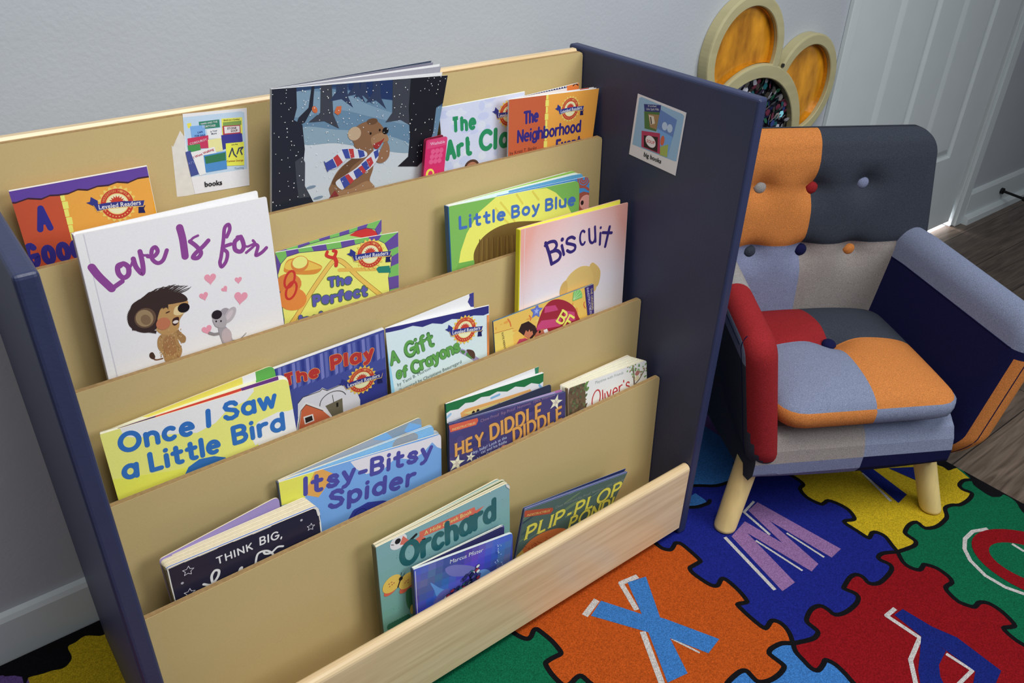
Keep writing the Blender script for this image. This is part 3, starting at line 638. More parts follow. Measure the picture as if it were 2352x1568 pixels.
book('crayon_box_booklet', 'small pink round-cornered booklet shaped like a crayon box in the top pocket', 0, .88, .02, .0, (979, 322), (1028, 313), (973, 402), (1020, 393), base=(196, 44, 98), th=.0018, T=.006, T2=.012, leaves=2, rnd=(.004, .004, .002, .002), art=crayon_box, leafcols=[(120, 26, 40)], back=(110, 24, 40), group=BOARD, edge=rgb((150, 36, 70), GAIN))
# ---- second pocket
def love(s):
    s.poly([(20, 420), (1620, 90), (1760, 1160), (300, 1600)], (214, 213, 222), cD)
    s.line([(112, 425), (200, 800), (385, 1568), (460, 1900)], .0016, (188, 187, 196), cD); s.poly([(40, 425), (105, 410), (380, 1568), (300, 1590)], (220, 219, 228), cD)
    pu = (132, 62, 138)
    s.line([(180, 690), (240, 765), (345, 865)], .0088, pu, cD, smooth=True); s.line([(345, 865), (430, 805)], .0056, pu, cD)
    def scr(p, wd=.0042): s.line(p, wd, pu, cD, smooth=True, same=True)
    scr([(440, 660), (395, 680), (400, 740), (440, 775), (480, 750), (480, 690), (440, 660), (410, 680)], .0058); scr([(478, 700), (500, 680), (520, 625)], .003)
    scr([(520, 620), (545, 690), (595, 740), (600, 680), (580, 580), (575, 560)], .0056); scr([(580, 565), (600, 590), (640, 590)], .003)
    scr([(640, 600), (690, 600), (720, 560), (700, 525), (672, 550), (675, 620), (720, 655), (765, 630), (795, 550)], .0048)
    scr([(900, 365), (925, 460), (945, 600)], .0086)
    scr([(985, 478), (1010, 450), (1050, 430)], .003); scr([(985, 478), (1040, 520), (1075, 570), (1050, 612), (1010, 610), (1030, 575), (1090, 520), (1135, 470)], .0052)
    scr([(1285, 440), (1310, 380), (1300, 340), (1268, 370), (1258, 470), (1240, 600), (1230, 650), (1245, 685), (1280, 640), (1290, 570), (1250, 530), (1320, 500)], .0046)
    scr([(1400, 440), (1352, 480), (1355, 545), (1400, 560), (1425, 520), (1405, 450), (1375, 445)], .0056); scr([(1425, 510), (1455, 520), (1500, 500)], .003)
    scr([(1500, 470), (1515, 505), (1445, 570)], .0035); scr([(1515, 500), (1540, 520), (1525, 590), (1570, 570), (1610, 530)], .0046)
    s.up()
    # hearts
    for x, y, r, rot in ((1150, 782, .0082, -.1), (1380, 793, .0052, -.1), (1268, 868, .0046, .5), (1098, 925, .0062, .1), (1400, 936, .0098, -.3), (1124, 1200, .0072, .15)):
        cx, cy = s.P([(x, y)], cD)[0]; H2 = []
        for i in range(26):
            a = 2*math.pi*i/26; hx = .9*math.sin(a)**3; hy = (.81*math.cos(a)-.31*math.cos(2*a)-.12*math.cos(3*a)-.06*math.cos(4*a))
            H2.append((cx+r*(hx*math.cos(rot)-hy*math.sin(rot)), cy+r*(hx*math.sin(rot)+hy*math.cos(rot))))
        s.poly(H2, (216, 140, 158), local=True)
    # a small cub with a dark mop of hair
    tan = (172, 132, 76); dkh = (52, 38, 36)
    s.line([(760, 1435), (700, 1445), (668, 1400)], .0018, (112, 74, 50), cD, smooth=True); s.poly([(655, 1395), (680, 1385), (700, 1420), (685, 1442), (655, 1425)], (64, 42, 34), cD, smooth=True)
    s.poly([(735, 1250), (720, 1340), (760, 1400), (790, 1465), (860, 1440), (905, 1420), (920, 1360), (890, 1290), (900, 1220), (860, 1190)], (160, 122, 72), cD, smooth=True)
    s.poly([(880, 1200), (920, 1230), (950, 1260), (945, 1300), (915, 1305), (890, 1270)], (150, 112, 66), cD, smooth=True)
    s.disc((820, 1330), .008, .014, (150, 106, 62), cD)
    s.poly([(720, 1000), (860, 940), (960, 960), (965, 1010), (930, 1070), (900, 1120), (890, 1190), (820, 1240), (740, 1230), (700, 1170)], tan, cD, smooth=True)
    s.poly([(870, 1010), (950, 1000), (962, 1040), (900, 1080), (850, 1070)], (206, 184, 132), cD, smooth=True)
    s.poly([(480, 1150), (490, 1060), (560, 960), (700, 900), (840, 890), (930, 910), (962, 960), (860, 985), (760, 1010), (720, 1100), (710, 1190), (620, 1225), (530, 1200)], dkh, cD, smooth=True)
    for i in range(34):
        t = i/39; x = lerp(490, 940, t); y = 1085-195*math.sin(t*2.0+.35)
        s.line([(x+10, y+26), (x+18+t*20, y-12), (x+46+t*50, y-34-R0.uniform(0, 16)), (x+90+t*40, y-44-R0.uniform(0, 24))], (.0018, .0003), dkh, cD, smooth=True, same=True)
    for i in range(26):
        a = 2.5+i*.11; s.line([(600+112*math.cos(a), 1095-92*math.sin(a)), (596+128*math.cos(a), 1100-122*math.sin(a))], (.003, .0006), dkh, cD, same=True)
    for i in range(16):
        t = i/15; s.line([(lerp(520, 700, t), lerp(1190, 1215, t)), (lerp(515, 704, t), lerp(1206, 1232, t))], (.003, .0006), dkh, cD, same=True)
    for i in range(24): s.line([(lerp(740, 800, i/23)+R0.uniform(-4, 4), lerp(1000, 985, i/23)), (lerp(735, 805, i/23), 1020+R0.uniform(-6, 14))], (.002, .0004), dkh, cD, same=True)
    s.up()
    s.disc((618, 1105), .0125, .0130, (92, 70, 54), cD); s.disc((612, 1106), .0098, .0112, (142, 118, 84), cD, rot=.3); s.disc((622, 1118), .0055, .0070, (116, 92, 66), cD, rot=.3)
    for i in range(90):
        x, y = R0.uniform(735, 915), R0.uniform(1190, 1430); s.line([(x, y), (x+R0.uniform(-5, 5), y+12)], .0009, ((176, 138, 86), (140, 102, 60), (190, 156, 104))[i % 3], cD, same=True, caps=False)
    s.up(); s.disc((932, 1020), .0072, .0062, (24, 18, 22), cD); s.disc((802, 1056), .0028, .0009, (70, 46, 36), cD, rot=.2)
    s.poly([(845, 1110), (890, 1095), (888, 1140), (860, 1165), (840, 1150)], (56, 30, 28), cD, smooth=True); s.disc((866, 1135), .0034, .0022, (206, 196, 190), cD); s.disc((765, 1150), .0085, .008, (176, 104, 70), cD)
    # a small grey mouse
    gr = (150, 144, 150)
    s.line([(1335, 1285), (1380, 1282), (1420, 1250), (1445, 1222)], (.0014, .0005), (120, 112, 116), cD, smooth=True)
    s.poly([(1215, 1180), (1240, 1280), (1265, 1318), (1330, 1295), (1310, 1220), (1270, 1170)], gr, cD, smooth=True); s.disc((1285, 1250), .0065, .011, (176, 160, 164), cD)
    s.line([(1145, 1225), (1180, 1235), (1215, 1230)], .0036, (132, 124, 128), cD, smooth=True)
    s.disc((1270, 1055), .0062, .0058, (150, 142, 148), cD); s.disc((1312, 1075), .006, .0115, (172, 164, 168), cD, rot=-.7); s.disc((1306, 1078), .003, .0075, (190, 178, 182), cD, rot=-.7)
    s.poly([(1175, 1140), (1170, 1110), (1200, 1080), (1260, 1075), (1285, 1130), (1260, 1180), (1200, 1175)], (160, 154, 158), cD, smooth=True)
    s.disc((1203, 1076), .0065, .0062, (36, 28, 34), cD); s.disc((1197, 1130), .0011, .0013, (40, 32, 40), cD); s.disc((1236, 1128), .0011, .0013, (40, 32, 40), cD)
book('hardcover_picture_book', 'white hardcover with purple script lettering, a shaggy cub and a mouse with hearts', 1, .66, .08, .01, (172, 539), (612, 452), (250, 860), (652.5, 744), base=(214, 213, 222), th=.0022, T=.0095, leaves=4, rnd=(.002, .002, 0, 0), art=love, lt={'back': ((591, 438), .0125)}, group=HARD, spine=(212, 211, 220), leafcols=[(214, 226, 232), (226, 226, 226)])
PG = [(94, 70, 148), (108, 176, 82)]
def border(s, pts_out, pts_in, c):
    for i in range(len(pts_out)-1):
        s.poly([pts_out[i], pts_out[i+1], pts_in[i+1], pts_in[i]], PG[i % 2], c, same=True)
    s.up()
    s.line(pts_in, .0008, (60, 50, 100), c)
def perf(s):
    s.poly([(90, 360), (1140, 180), (1140, 900), (150, 1100)], (232, 222, 96), cE)
    O = [(150, 1100), (150, 870), (140, 700), (120, 590), (110, 480), (110, 352), (200, 340), (300, 325), (410, 306), (530, 288), (650, 268), (760, 248), (880, 228), (990, 205), (1128, 182), (1135, 300), (1132, 350), (1130, 440), (1130, 540), (1130, 640), (1130, 900)]
    I = [(190, 1100), (188, 900), (165, 760), (150, 640), (135, 540), (160, 450), (210, 390), (310, 358), (430, 345), (540, 335), (660, 318), (770, 290), (880, 262), (960, 255), (1010, 280), (1040, 340), (1068, 390), (1060, 470), (1040, 560), (1050, 660), (1060, 900)]
    border(s, O, I, cE)
    s.line([(230, 960), (300, 860), (420, 660), (560, 460), (600, 425), (640, 420), (700, 460), (800, 560), (960, 690), (1020, 740)], .0072, (150, 110, 40), cE, smooth=True); s.line([(230, 960), (300, 860), (420, 660), (560, 460), (600, 425), (640, 420), (700, 460), (800, 560), (960, 690), (1020, 740)], .0058, (222, 178, 70), cE, smooth=True)
    s.line([(640, 498), (940, 490)], .0056, (214, 170, 64), cE); s.poly([(940, 490), (960, 470), (1050, 462), (1060, 520), (960, 522)], (26, 122, 104), cE)
    s.poly([(185, 490), (220, 415), (330, 402), (480, 455), (492, 490), (440, 530), (320, 535), (205, 520)], (206, 130, 34), cE, smooth=True); s.poly([(195, 486), (226, 422), (330, 410), (470, 460), (480, 486), (320, 505)], (232, 178, 60), cE, smooth=True)
    s.disc((315, 448), .0125, .0115, (204, 120, 40), cE); s.disc((316, 436), .0105, .0085, (240, 222, 112), cE)
    s.disc((225, 610), .018, .0145, (206, 120, 44), cE, rot=-.3); s.disc((255, 735), .0205, .0165, (214, 124, 44), cE, rot=-.4)
    for c, rx, ry in (((232, 575), .0085, .0115), ((245, 665), .009, .012)): 
        x, y = s.P([c], cE)[0]; s.line([(x+rx*math.cos(a)*.8+ry*.3*math.sin(a), y+ry*math.sin(a)) for a in [2*math.pi*i/16 for i in range(16)]], .0032, (190, 44, 34), local=True, closed=True)
    s.line([(540, 350), (535, 380), (590, 395), (612, 350), (590, 340)], .0045, (196, 44, 34), cE, smooth=True); s.line([(600, 395), (615, 430), (612, 460)], .0055, (196, 44, 34), cE)
    b = (86, 84, 164); oc = (.0011, (70, 104, 60))
    s.letters('The', (548, 645), (742, 610), (530, 562), .26, b, cE, gap=.1, outline=oc, wob=.04); s.letters('Perfect', (425, 800), (870, 712), (410, 705), .26, b, cE, gap=.1, outline=oc, wob=.04)
    s.letters('Instrument', (318, 975), (900, 850), (305, 868), .26, b, cE, gap=.1, outline=oc, wob=.03)
    s.seal((890, 370), (1045, 345), (236, 190, 72), cE, .0205)
def perfback(s):
    O = [(110, 352), (200, 325), (300, 292), (390, 262), (470, 240), (560, 210), (640, 180), (720, 155), (790, 135), (880, 105), (985, 80), (985, 180)]; I = [(160, 352), (230, 340), (300, 320), (400, 285), (480, 262), (565, 240), (640, 222), (720, 200), (785, 175), (860, 155), (930, 165), (960, 220)]
    s.poly([(720, 215), (800, 165), (880, 150), (950, 190), (960, 260)], (190, 36, 40), cE); border(s, O, I, cE)
book('paperback_booklet', 'yellow paperback with a purple and green patchwork border, beside the white hardcover', 1, .5, .10, -.07, (632, 580), (914.5, 533), None, (916, 659.6), base=(232, 222, 96), th=.0004, T=.0015, T2=.016, leaves=1, lth=.0003, art=perf, lt={'back': ((876.4, 504), .0155)}, group=PAPERBACK, leafcols=[(226, 226, 226)], leafart={'back': perfback}, back=(150, 190, 110), inset=-.0005)
def lbb(s):
    s.poly([(210, 400), (1560, 150), (1700, 900), (230, 1300)], (112, 172, 74), cF)
    s.poly([(322, 975), (340, 860), (400, 680), (520, 470), (690, 320), (820, 270), (1200, 225), (1290, 270), (1400, 380), (1470, 520), (1480, 650), (1500, 900)], (226, 222, 82), cF, smooth=False)
    for q in ([(740, 370), (830, 480), (880, 560)], [(690, 430), (760, 520), (840, 600)], [(900, 290), (960, 380)], [(1060, 260), (1120, 340)]): s.line(q, .0035, (206, 192, 62), cF)
    s.poly([(470, 960), (480, 850), (560, 720), (700, 620), (880, 565), (1080, 555), (1200, 560), (1330, 620), (1380, 760), (1300, 1100), (480, 1100)], (108, 82, 34), cF, smooth=True)
    for i in range(26):
        x = 520+i*26; s.line([(x, 1000-i*4), (x+R0.uniform(-14, 14), 740-i*3)], .0016, ((92, 66, 28), (126, 98, 40))[i % 2], cF, same=True)
    s.up(); s.poly([(320, 976), (475, 945), (490, 1200), (240, 1200)], (104, 164, 70), cF)
    s.letters('Little Boy Blue', (322, 645), (1490, 398), (318, 505), .215, (60, 104, 178), cF, gap=.13, space=.34)
def lbb1(s):
    s.poly([(700, 300), (1700, 90), (1700, 700), (700, 700)], (58, 132, 196), cF)
    for r in (.013, .0085, .0045):
        x, y = s.P([(1572, 130)], cF)[0]; s.line([(x+r*math.cos(a), y+r*math.sin(a)) for a in [2*math.pi*i/20 for i in range(20)]], .003, (160, 76, 64), local=True, closed=True)
    s.line([(1530, 215), (1580, 215), (1620, 240)], .004, (160, 76, 64), cF, smooth=True); s.poly([(1500, 290), (1570, 260), (1660, 280), (1660, 480), (1500, 470)], (150, 72, 56), cF); s.disc((1590, 365), .014, .0125, (206, 140, 130), cF); s.disc((1555, 372), .0035, .004, (40, 26, 26), cF)
def lbb2(s): s.poly([(820, 240), (1000, 180), (1120, 150), (1700, 60), (1700, 400), (820, 420)], (80, 150, 190), cF)
def lbb3(s): s.poly([(1040, 170), (1480, 40), (1700, 30), (1700, 400), (1040, 420)], (130, 178, 62), cF)
book('board_book', 'green board book with a yellow arch and blue lettering, leaning in the second pocket', 1, .62, .14, 0, (1030.5, 474), (1331, 414), (1037.4, 621), None, base=(112, 172, 74), th=.002, T=.010, T2=.022, leaves=4, lth=.0016, rnd=(.003, .012, .012, .003), art=lbb, lt={0: ((1354, 404), .006), 1: ((1340, 396), .010), 2: ((1331, 394), .013), 3: ((1324, 390), .016), 'back': ((1310, 393), .018)}, group=BOARD, spine=(40, 84, 128), leafart={0: lbb1, 1: lbb2, 3: lbb3}, inset=-.004, leafcols=[(190, 206, 220), (190, 214, 226), (206, 214, 206), (150, 190, 100)])
# ---- third pocket
def bisc(s):
    g0, g1 = rgb((220, 158, 146), GAIN), rgb((224, 210, 218), GAIN)
    n = 64
    for i in range(n):
        for j in range(n):
            x0, x1, y0, y1 = s.w*i/n, s.w*(i+1)/n, -s.h*j/n, -s.h*(j+1)/n; t = min(abs((i+.5)/n-.5)*2, 1); u = (j+.5)/n
            e = max(0, 1-u*2.3)*.95*(.55+.55*t)+max(0, t-.72)*1.6*max(0, 1-u*1.1); e = min(1, e)
            s.tri([(x0, y0), (x1, y0), (x1, y1), (x0, y1)], tuple(lerp(g1[k], g0[k], e) for k in range(4)))
    s.up(); s.line([(985, 630), (975, 1000), (968, 1500)], .001, (214, 190, 190), cF)
    b = (52, 38, 108)
    s.line([(1190, 775), (1225, 880), (1250, 985)], .0062, b, cF, smooth=True); s.line([(1185, 800), (1225, 768), (1280, 760), (1300, 800), (1270, 850), (1225, 872)], .0055, b, cF, smooth=True); s.line([(1230, 870), (1300, 850), (1338, 885), (1320, 940), (1250, 985)], .0058, b, cF, smooth=True); s.line([(1352, 800), (1372, 890)], .0055, b, cF); s.disc((1356, 740), .0036, .0036, b, cF); s.line([(1480, 728), (1450, 715), (1410, 735), (1402, 775), (1440, 785), (1482, 800), (1480, 840), (1440, 865), (1405, 850)], .0052, b, cF, smooth=True); s.letters('c', (1530, 815), (1590, 792), (1490, 600), .105, b, cF)
    s.letters('u', (1625, 800), (1695, 770), (1600, 560), .105, b, cF); s.letters('i', (1720, 805), (1745, 798), (1705, 612), .14, b, cF); s.line([(1785, 808), (1830, 612)], .0055, b, cF); s.line([(1760, 670), (1850, 672)], .005, b, cF)
    s.poly([(1340, 1290), (1370, 1190), (1440, 1080), (1540, 1010), (1630, 1010), (1690, 1060), (1690, 1240), (1600, 1260), (1450, 1300)], (206, 174, 96), cF, smooth=True)
    s.poly([(1330, 1290), (1345, 1200), (1395, 1150), (1410, 1240), (1380, 1300)], (196, 160, 84), cF, smooth=True); s.poly([(1630, 1010), (1665, 970), (1735, 1050), (1715, 1190), (1670, 1200), (1665, 1080)], (202, 168, 90), cF, smooth=True)
book('hardcover_picture_book', 'pink and white hardcover with navy lettering and a yellow spine, beside the navy panel', 2, .60, .10, .01, (1196, 527.5), (1442.6, 465), (1192, 714), (1428.8, 697), base=(224, 208, 214), th=.0022, T=.009, leaves=3, rnd=(.001, .001, 0, 0), art=bisc, lt={'back': ((1424.7, 458.5), .009)}, group=HARD, spine=(198, 190, 40), back=(222, 214, 50), edge=rgb((220, 170, 160), GAIN), leafcols=[(226, 226, 228)], leafart={'back': lambda s: s.poly([(900, 300), (2100, 300), (2100, 700), (900, 700)], (222, 218, 60), cF)})
def gift(s):
    s.poly([(900, 950), (1900, 760), (1900, 1300), (1000, 1600)], (194, 212, 226), cE)
    s.poly([(900, 940), (1866, 780), (1866, 850), (1820, 870), (1740, 870), (1650, 900), (1560, 900), (1480, 940), (1400, 935), (1320, 965), (1240, 955), (1150, 985), (1060, 1005), (1000, 1015), (900, 1040)], (46, 46, 118), cE)
    s.poly([(1010, 1020), (1060, 1290), (1100, 1540), (1040, 1560), (1010, 1300)], (130, 190, 222), cE); s.poly([(1020, 1380), (1060, 1540), (1020, 1580)], (190, 96, 150), cE)
    gr = (84, 150, 66); oc = (.0008, (56, 104, 60))
    s.letters('A', (1062, 1285), (1135, 1255), (1050, 1170), .17, gr, cE, outline=oc); s.letters('Gift', (1190, 1228), (1420, 1120), (1160, 1100), .17, gr, cE, gap=.12, outline=oc, wob=.04)
    s.letters('of', (1110, 1395), (1195, 1372), (1090, 1300), .2, gr, cE, outline=oc); s.letters('Crayons', (1240, 1355), (1630, 1165), (1218, 1248), .2, gr, cE, gap=.1, outline=oc, wob=.04)
    s.text('by Tami B. Morton', (1118, 1450), (1388, 1310), (88, 108, 106), cE); s.text('illustrated by Christiane Beauregard', (1130, 1495), (1640, 1258), (88, 108, 106), cE)
    s.line([(1640, 1160), (1680, 1180), (1770, 1235)], .0072, (150, 138, 182), cE); s.line([(1632, 1158), (1655, 1170)], (.002, .006), (70, 120, 60), cE); s.line([(1690, 1186), (1725, 1207)], .007, (74, 128, 66), cE)
    s.poly([(1680, 1150), (1730, 1155), (1750, 1190), (1740, 1225), (1705, 1195)], (78, 52, 46), cE, smooth=True)
    s.line([(1380, 1395), (1395, 1380)], .002, (50, 40, 40), cE); s.line([(1405, 1390), (1418, 1374)], .002, (50, 40, 40), cE)
    s.poly([(1846, 868), (1870, 862), (1872, 1300), (1850, 1300)], (222, 130, 60), cE)
    s.seal((1665, 985), (1820, 955), (236, 184, 66), cE, .0205)
book('paperback_booklet', 'pale blue paperback with green lettering and a navy wavy top, half opened', 2, .50, .16, -.03, (885, 754.5), (1122.5, 701.7), (900, 909), (1123, 815), base=(194, 212, 226), th=.0004, T=.002, T2=.012, leaves=1, lth=.0003, art=gift, lt={'back': ((1088, 671), .012)}, group=PAPERBACK, leafcols=[(228, 226, 224)], leafart={'back': lambda s: s.poly([(1690, 600), (1800, 600), (1800, 800), (1715, 800), (1690, 760), (1705, 720)], (56, 56, 128), cE)}, back=(222, 222, 228), inset=-.001)
def play(s):
    s.poly([(0, 1300), (1010, 960), (1050, 1600), (200, 1700)], (64, 76, 150), cE)
    for i in range(26):
        x = 60+i*38; y = 1330-i*13; c = ((92, 102, 172), (48, 58, 136), (116, 122, 188))[i % 3]
        s.poly([(x, y), (x+24, y-10), (x+40, y+190), (x+16, y+210)], c, cE, same=True)
    s.up()
    s.poly([(800, 1380), (1040, 1300), (1050, 1600), (780, 1600)], (48, 56, 134), cE); s.poly([(300, 1590), (340, 1540), (480, 1480), (500, 1460), (540, 1480), (660, 1430), (760, 1440), (810, 1560), (810, 1700), (300, 1700)], (206, 206, 212), cE)
    s.line([(300, 1590), (340, 1540), (480, 1490), (500, 1470), (540, 1485), (660, 1435), (760, 1444)], .0012, (60, 56, 60), cE)
    B = cH
    s.poly([(1718, 690), (1745, 500), (1790, 445), (1930, 500), (2020, 570), (2020, 700)], (196, 96, 56), B); s.line([(1720, 690), (1745, 505), (1790, 448), (1935, 500), (2020, 572)], .0035, (228, 224, 222), B); s.line([(1722, 690), (1750, 510), (1792, 458), (1930, 508)], .0009, (60, 48, 48), B)
    s.poly([(1770, 560), (1848, 535), (1860, 590), (1782, 622)], (220, 214, 210), B); s.poly([(1782, 568), (1840, 548), (1848, 585), (1790, 610)], (40, 34, 34), B)
    s.poly([(1950, 470), (2088, 405), (2096, 520), (2010, 560)], (104, 98, 78), B); s.poly([(2038, 445), (2056, 440), (2056, 475), (2040, 480)], (30, 28, 26), B)
    x, y = s.P([(2015, 435)], B)[0]; s.line([(x+.02*math.cos(a), y+.016*math.sin(a)+.001) for a in [.2+2.9*i/12 for i in range(13)]], .0011, (70, 66, 66), local=True); s.line([(2008, 380), (2018, 440)], .0008, (70, 66, 66), B)
    s.letters('The', (1612, 322), (1905, 232), (1590, 215), .24, (178, 44, 36), B, slab=.14, outline=(.0008, (222, 150, 70)), gap=.14); s.letters('Play', (1996, 190), (2348, 88), (1968, 65), .24, (178, 44, 36), B, slab=.14, outline=(.0008, (222, 150, 70)), gap=.14)
    s.seal((822, 1398), (960, 1350), (236, 184, 66), cE, .0205)
book('paperback_booklet', 'blue paperback with red lettering and a painted barn, left of the pale blue one', 2, .42, .02, -.06, (617, 852), (882, 756.4), None, (890.4, 912), base=(64, 76, 150), th=.0004, T=.005, T2=.007, leaves=4, lth=.0003, art=play, group=PAPERBACK, back=(40, 44, 60), leafcols=[(226, 226, 228)], inset=-.0005)
def be(s):
    s.poly([(540, 500), (1600, 100), (1620, 500), (560, 900)], (226, 178, 72), cG)
    for i in range(60): s.disc((R0.uniform(590, 1500), R0.uniform(200, 780)), R0.uniform(.0006, .008), R0.uniform(.0006, .004), ((232, 192, 90), (214, 150, 56))[i % 2], cG, same=True)
    s.up(); s.poly([(590, 640), (770, 590), (790, 800), (580, 880)], (222, 194, 88), cG); s.line([(590, 634), (780, 580)], .0008, (170, 110, 50), cG)
    for q in ([(725, 490), (745, 520), (755, 560)], [(940, 455), (955, 480), (950, 500)], [(1490, 320), (1485, 350), (1500, 380)]): s.line(q, .0022, (206, 104, 46), cG, smooth=True)
    s.poly([(1010, 580), (1040, 480), (1090, 370), (1170, 300), (1280, 300), (1380, 360), (1425, 450), (1430, 560), (1100, 720), (1000, 680)], (150, 32, 52), cG, smooth=True)
    for q in ([(1095, 365), (1200, 350), (1230, 400), (1090, 430)], [(1020, 560), (1060, 505), (1260, 480), (1250, 560), (1010, 600)], [(1280, 400), (1390, 420), (1400, 500), (1300, 520)]): s.poly(q, (188, 60, 112), cG)
    s.poly([(830, 610), (860, 540), (930, 510), (1000, 560), (1020, 620), (960, 690), (880, 650)], (48, 32, 34), cG); s.poly([(1000, 640), (1060, 590), (1130, 600), (1130, 660), (1000, 720)], (176, 100, 72), cG, smooth=True)
    s.poly([(885, 650), (905, 600), (925, 620), (940, 592), (950, 618), (968, 606), (976, 640), (930, 690)], (186, 112, 80), cG); s.poly([(840, 690), (900, 680), (940, 700), (880, 740), (800, 760)], (178, 60, 90), cG)
    s.disc((1043, 617), .0022, .0026, (40, 24, 24), cG); s.poly([(1080, 600), (1115, 585), (1130, 625), (1095, 645)], (222, 220, 214), cG)
    s.star((1010, 410), .0135, (92, 110, 190), cG, rot=.2, inner=.5); s.star((1010, 410), .006, (150, 168, 222), cG, rot=.2, inner=.4)
    x, y = s.P([(1370, 300)], cG)[0]; fan = [(x, y-.002)]+[(x+.02*math.cos(a)+.002, y+.02*math.sin(a)) for a in [-.1+1.6*i/8 for i in range(9)]]
    s.poly(fan, (112, 186, 96), local=True)
    for i in range(4): s.line([(x+.002, y), (x+.019*math.cos(.1+i*.38)+.002, y+.019*math.sin(.1+i*.38))], .0006, (206, 226, 170), local=True)
    s.letters('BE', (1200, 515), (1330, 600), (1255, 375), .16, (224, 216, 84), cG, slab=.12, gap=.05)
    s.poly([(1492, 175), (1580, 135), (1588, 430), (1520, 452)], (58, 44, 112), cG)
    s.text('THE ORIGINAL', (1548, 185), (1562, 405), (206, 190, 120), cG); s.text('INDESTRUCTIBLES', (1510, 182), (1545, 445), (206, 200, 222), cG)
    s.text('KATE MERRITT', (660, 628), (690, 812), (88, 76, 56), cG)
book('soft_booklet', 'yellow soft booklet with a red striped shape, tucked in front of the pink hardcover', 2, .77, .12, 0, (1133, 739), (1362.8, 652), (1137.8, 810.6), (1364, 724.5), base=(226, 178, 72), th=.0004, T=.0035, T2=.0025, leaves=2, lth=.0003, art=be, group=SOFT, leafcols=[(40, 40, 52), (90, 130, 160)], back=(40, 44, 54), edge=rgb((120, 150, 170), GAIN), inset=.0)
def once(s):
    s.poly([(80, 690), (1720, 200), (1740, 700), (200, 1400)], (222, 226, 104), cH)
    s.poly([(270, 655), (400, 610), (900, 455), (1360, 315), (1365, 350), (1300, 430), (1150, 500), (1050, 610), (900, 690), (700, 700), (400, 730), (300, 720)], (218, 216, 228), cH, smooth=False)
    s.poly([(1380, 800), (1330, 700), (1400, 600), (1560, 520), (1650, 510), (1740, 470), (1740, 760)], (216, 216, 226), cH, smooth=False)
    s.poly([(150, 1080), (700, 1000), (1300, 850), (1400, 780), (1420, 900), (700, 1300), (200, 1400)], (214, 220, 64), cH)
    s.poly([(790, 1055), (830, 970), (920, 905), (1040, 880), (1130, 890), (1180, 920), (1180, 1100), (790, 1200)], (40, 104, 176), cH, smooth=False)
    b = (38, 104, 178)
    s.letters('Once', (268, 870), (888, 705), (232, 700), .215, b, cH, gap=.12); s.letters('I', (975, 655), (1022, 645), (950, 500), .24, b, cH); s.letters('Saw', (1122, 605), (1560, 480), (1095, 445), .215, b, cH, gap=.1)
    s.letters('a', (292, 1085), (430, 1052), (252, 915), .215, b, cH); s.letters('Little', (520, 1018), (1098, 850), (478, 855), .215, b, cH, gap=.12); s.letters('Bird', (1195, 798), (1625, 668), (1165, 640), .215, b, cH, gap=.12)
def once_back(s):
    s.poly([(410, 560), (1265, 215), (1275, 290), (500, 560)], (230, 202, 64), cH); s.poly([(1375, 190), (1400, 100), (1560, 100), (1560, 300), (1385, 300)], (84, 160, 66), cH); s.poly([(1268, 222), (1375, 180), (1385, 260), (1280, 290)], (216, 220, 226), cH)
def once_mid(s):
    s.poly([(250, 645), (560, 548), (570, 560), (250, 700)], (70, 32, 90), cH); s.poly([(560, 550), (1255, 322), (1265, 345), (560, 580)], (196, 56, 34), cH); s.poly([(1255, 325), (1562, 222), (1570, 270), (1270, 350)], (96, 48, 120), cH)
book('board_book', 'lime and white board book with blue rounded lettering, far left of the third pocket', 2, .745, .13, -.02, (229, 998), (661, 867), (274, 1155), (682, 993.6), base=(222, 226, 104), th=.0016, T=.004, T2=.012, leaves=3, lth=.0012, rnd=(.002, .011, .011, .002), art=once, lt={0: ((655, 858), .004), 'back': ((629, 837), .0125)}, group=BOARD, leafart={0: once_mid, 'back': once_back}, leafcols=[(218, 220, 222), (222, 222, 190), (224, 222, 200)], back=(222, 224, 190), edge=CREAM, inset=-.0015)
# ---- fourth pocket
def ging(s):
    s.poly([(80, 1330), (1100, 1010), (1100, 1300), (100, 1600)], (226, 226, 226), cG)
    s.poly([(60, 1350), (1090, 1020), (1086, 1110), (1040, 1140), (960, 1130), (890, 1170), (800, 1165), (720, 1215), (620, 1215), (540, 1260), (460, 1270), (380, 1320), (300, 1330), (230, 1390), (150, 1405), (100, 1440)], (24, 110, 60), cG)
    s.poly([(250, 1430), (300, 1390), (700, 1270), (950, 1190), (970, 1230), (820, 1290), (700, 1330), (500, 1420), (260, 1480)], (218, 160, 84), cG); s.poly([(280, 1430), (700, 1300), (860, 1240), (700, 1340), (400, 1450)], (226, 196, 110), cG)
    s.line([(560, 1280), (640, 1245)], .004, (120, 170, 206), cG); s.line([(1040, 1150), (1070, 1190)], .004, (120, 170, 206), cG); s.line([(110, 1480), (150, 1440)], .004, (140, 180, 210), cG)
    s.disc((380, 1425), .0028, .0032, (50, 30, 26), cG); s.disc((425, 1408), .0028, .0032, (50, 30, 26), cG); s.poly([(600, 1350), (640, 1325), (670, 1335), (640, 1365)], (150, 40, 44), cG)
book('paperback_booklet', 'paperback with a green wavy top band, behind the indigo booklet in the fourth pocket', 3, .34, .14, -.01, (1024, 927.6), (1248.6, 856.5), (1032, 1089), (1247.5, 881.7), base=(226, 226, 226), th=.0004, T=.002, T2=.007, leaves=2, lth=.0003, art=ging, lt={'back': ((1237.6, 841.5), .007)}, group=PAPERBACK, leafcols=[(222, 222, 226)], leafart={'back': lambda s: s.poly([(985, 900), (1080, 900), (1080, 1060), (1000, 1050)], (44, 124, 92), cG)}, back=(222, 220, 222), spine=(20, 52, 40), inset=-.0006)
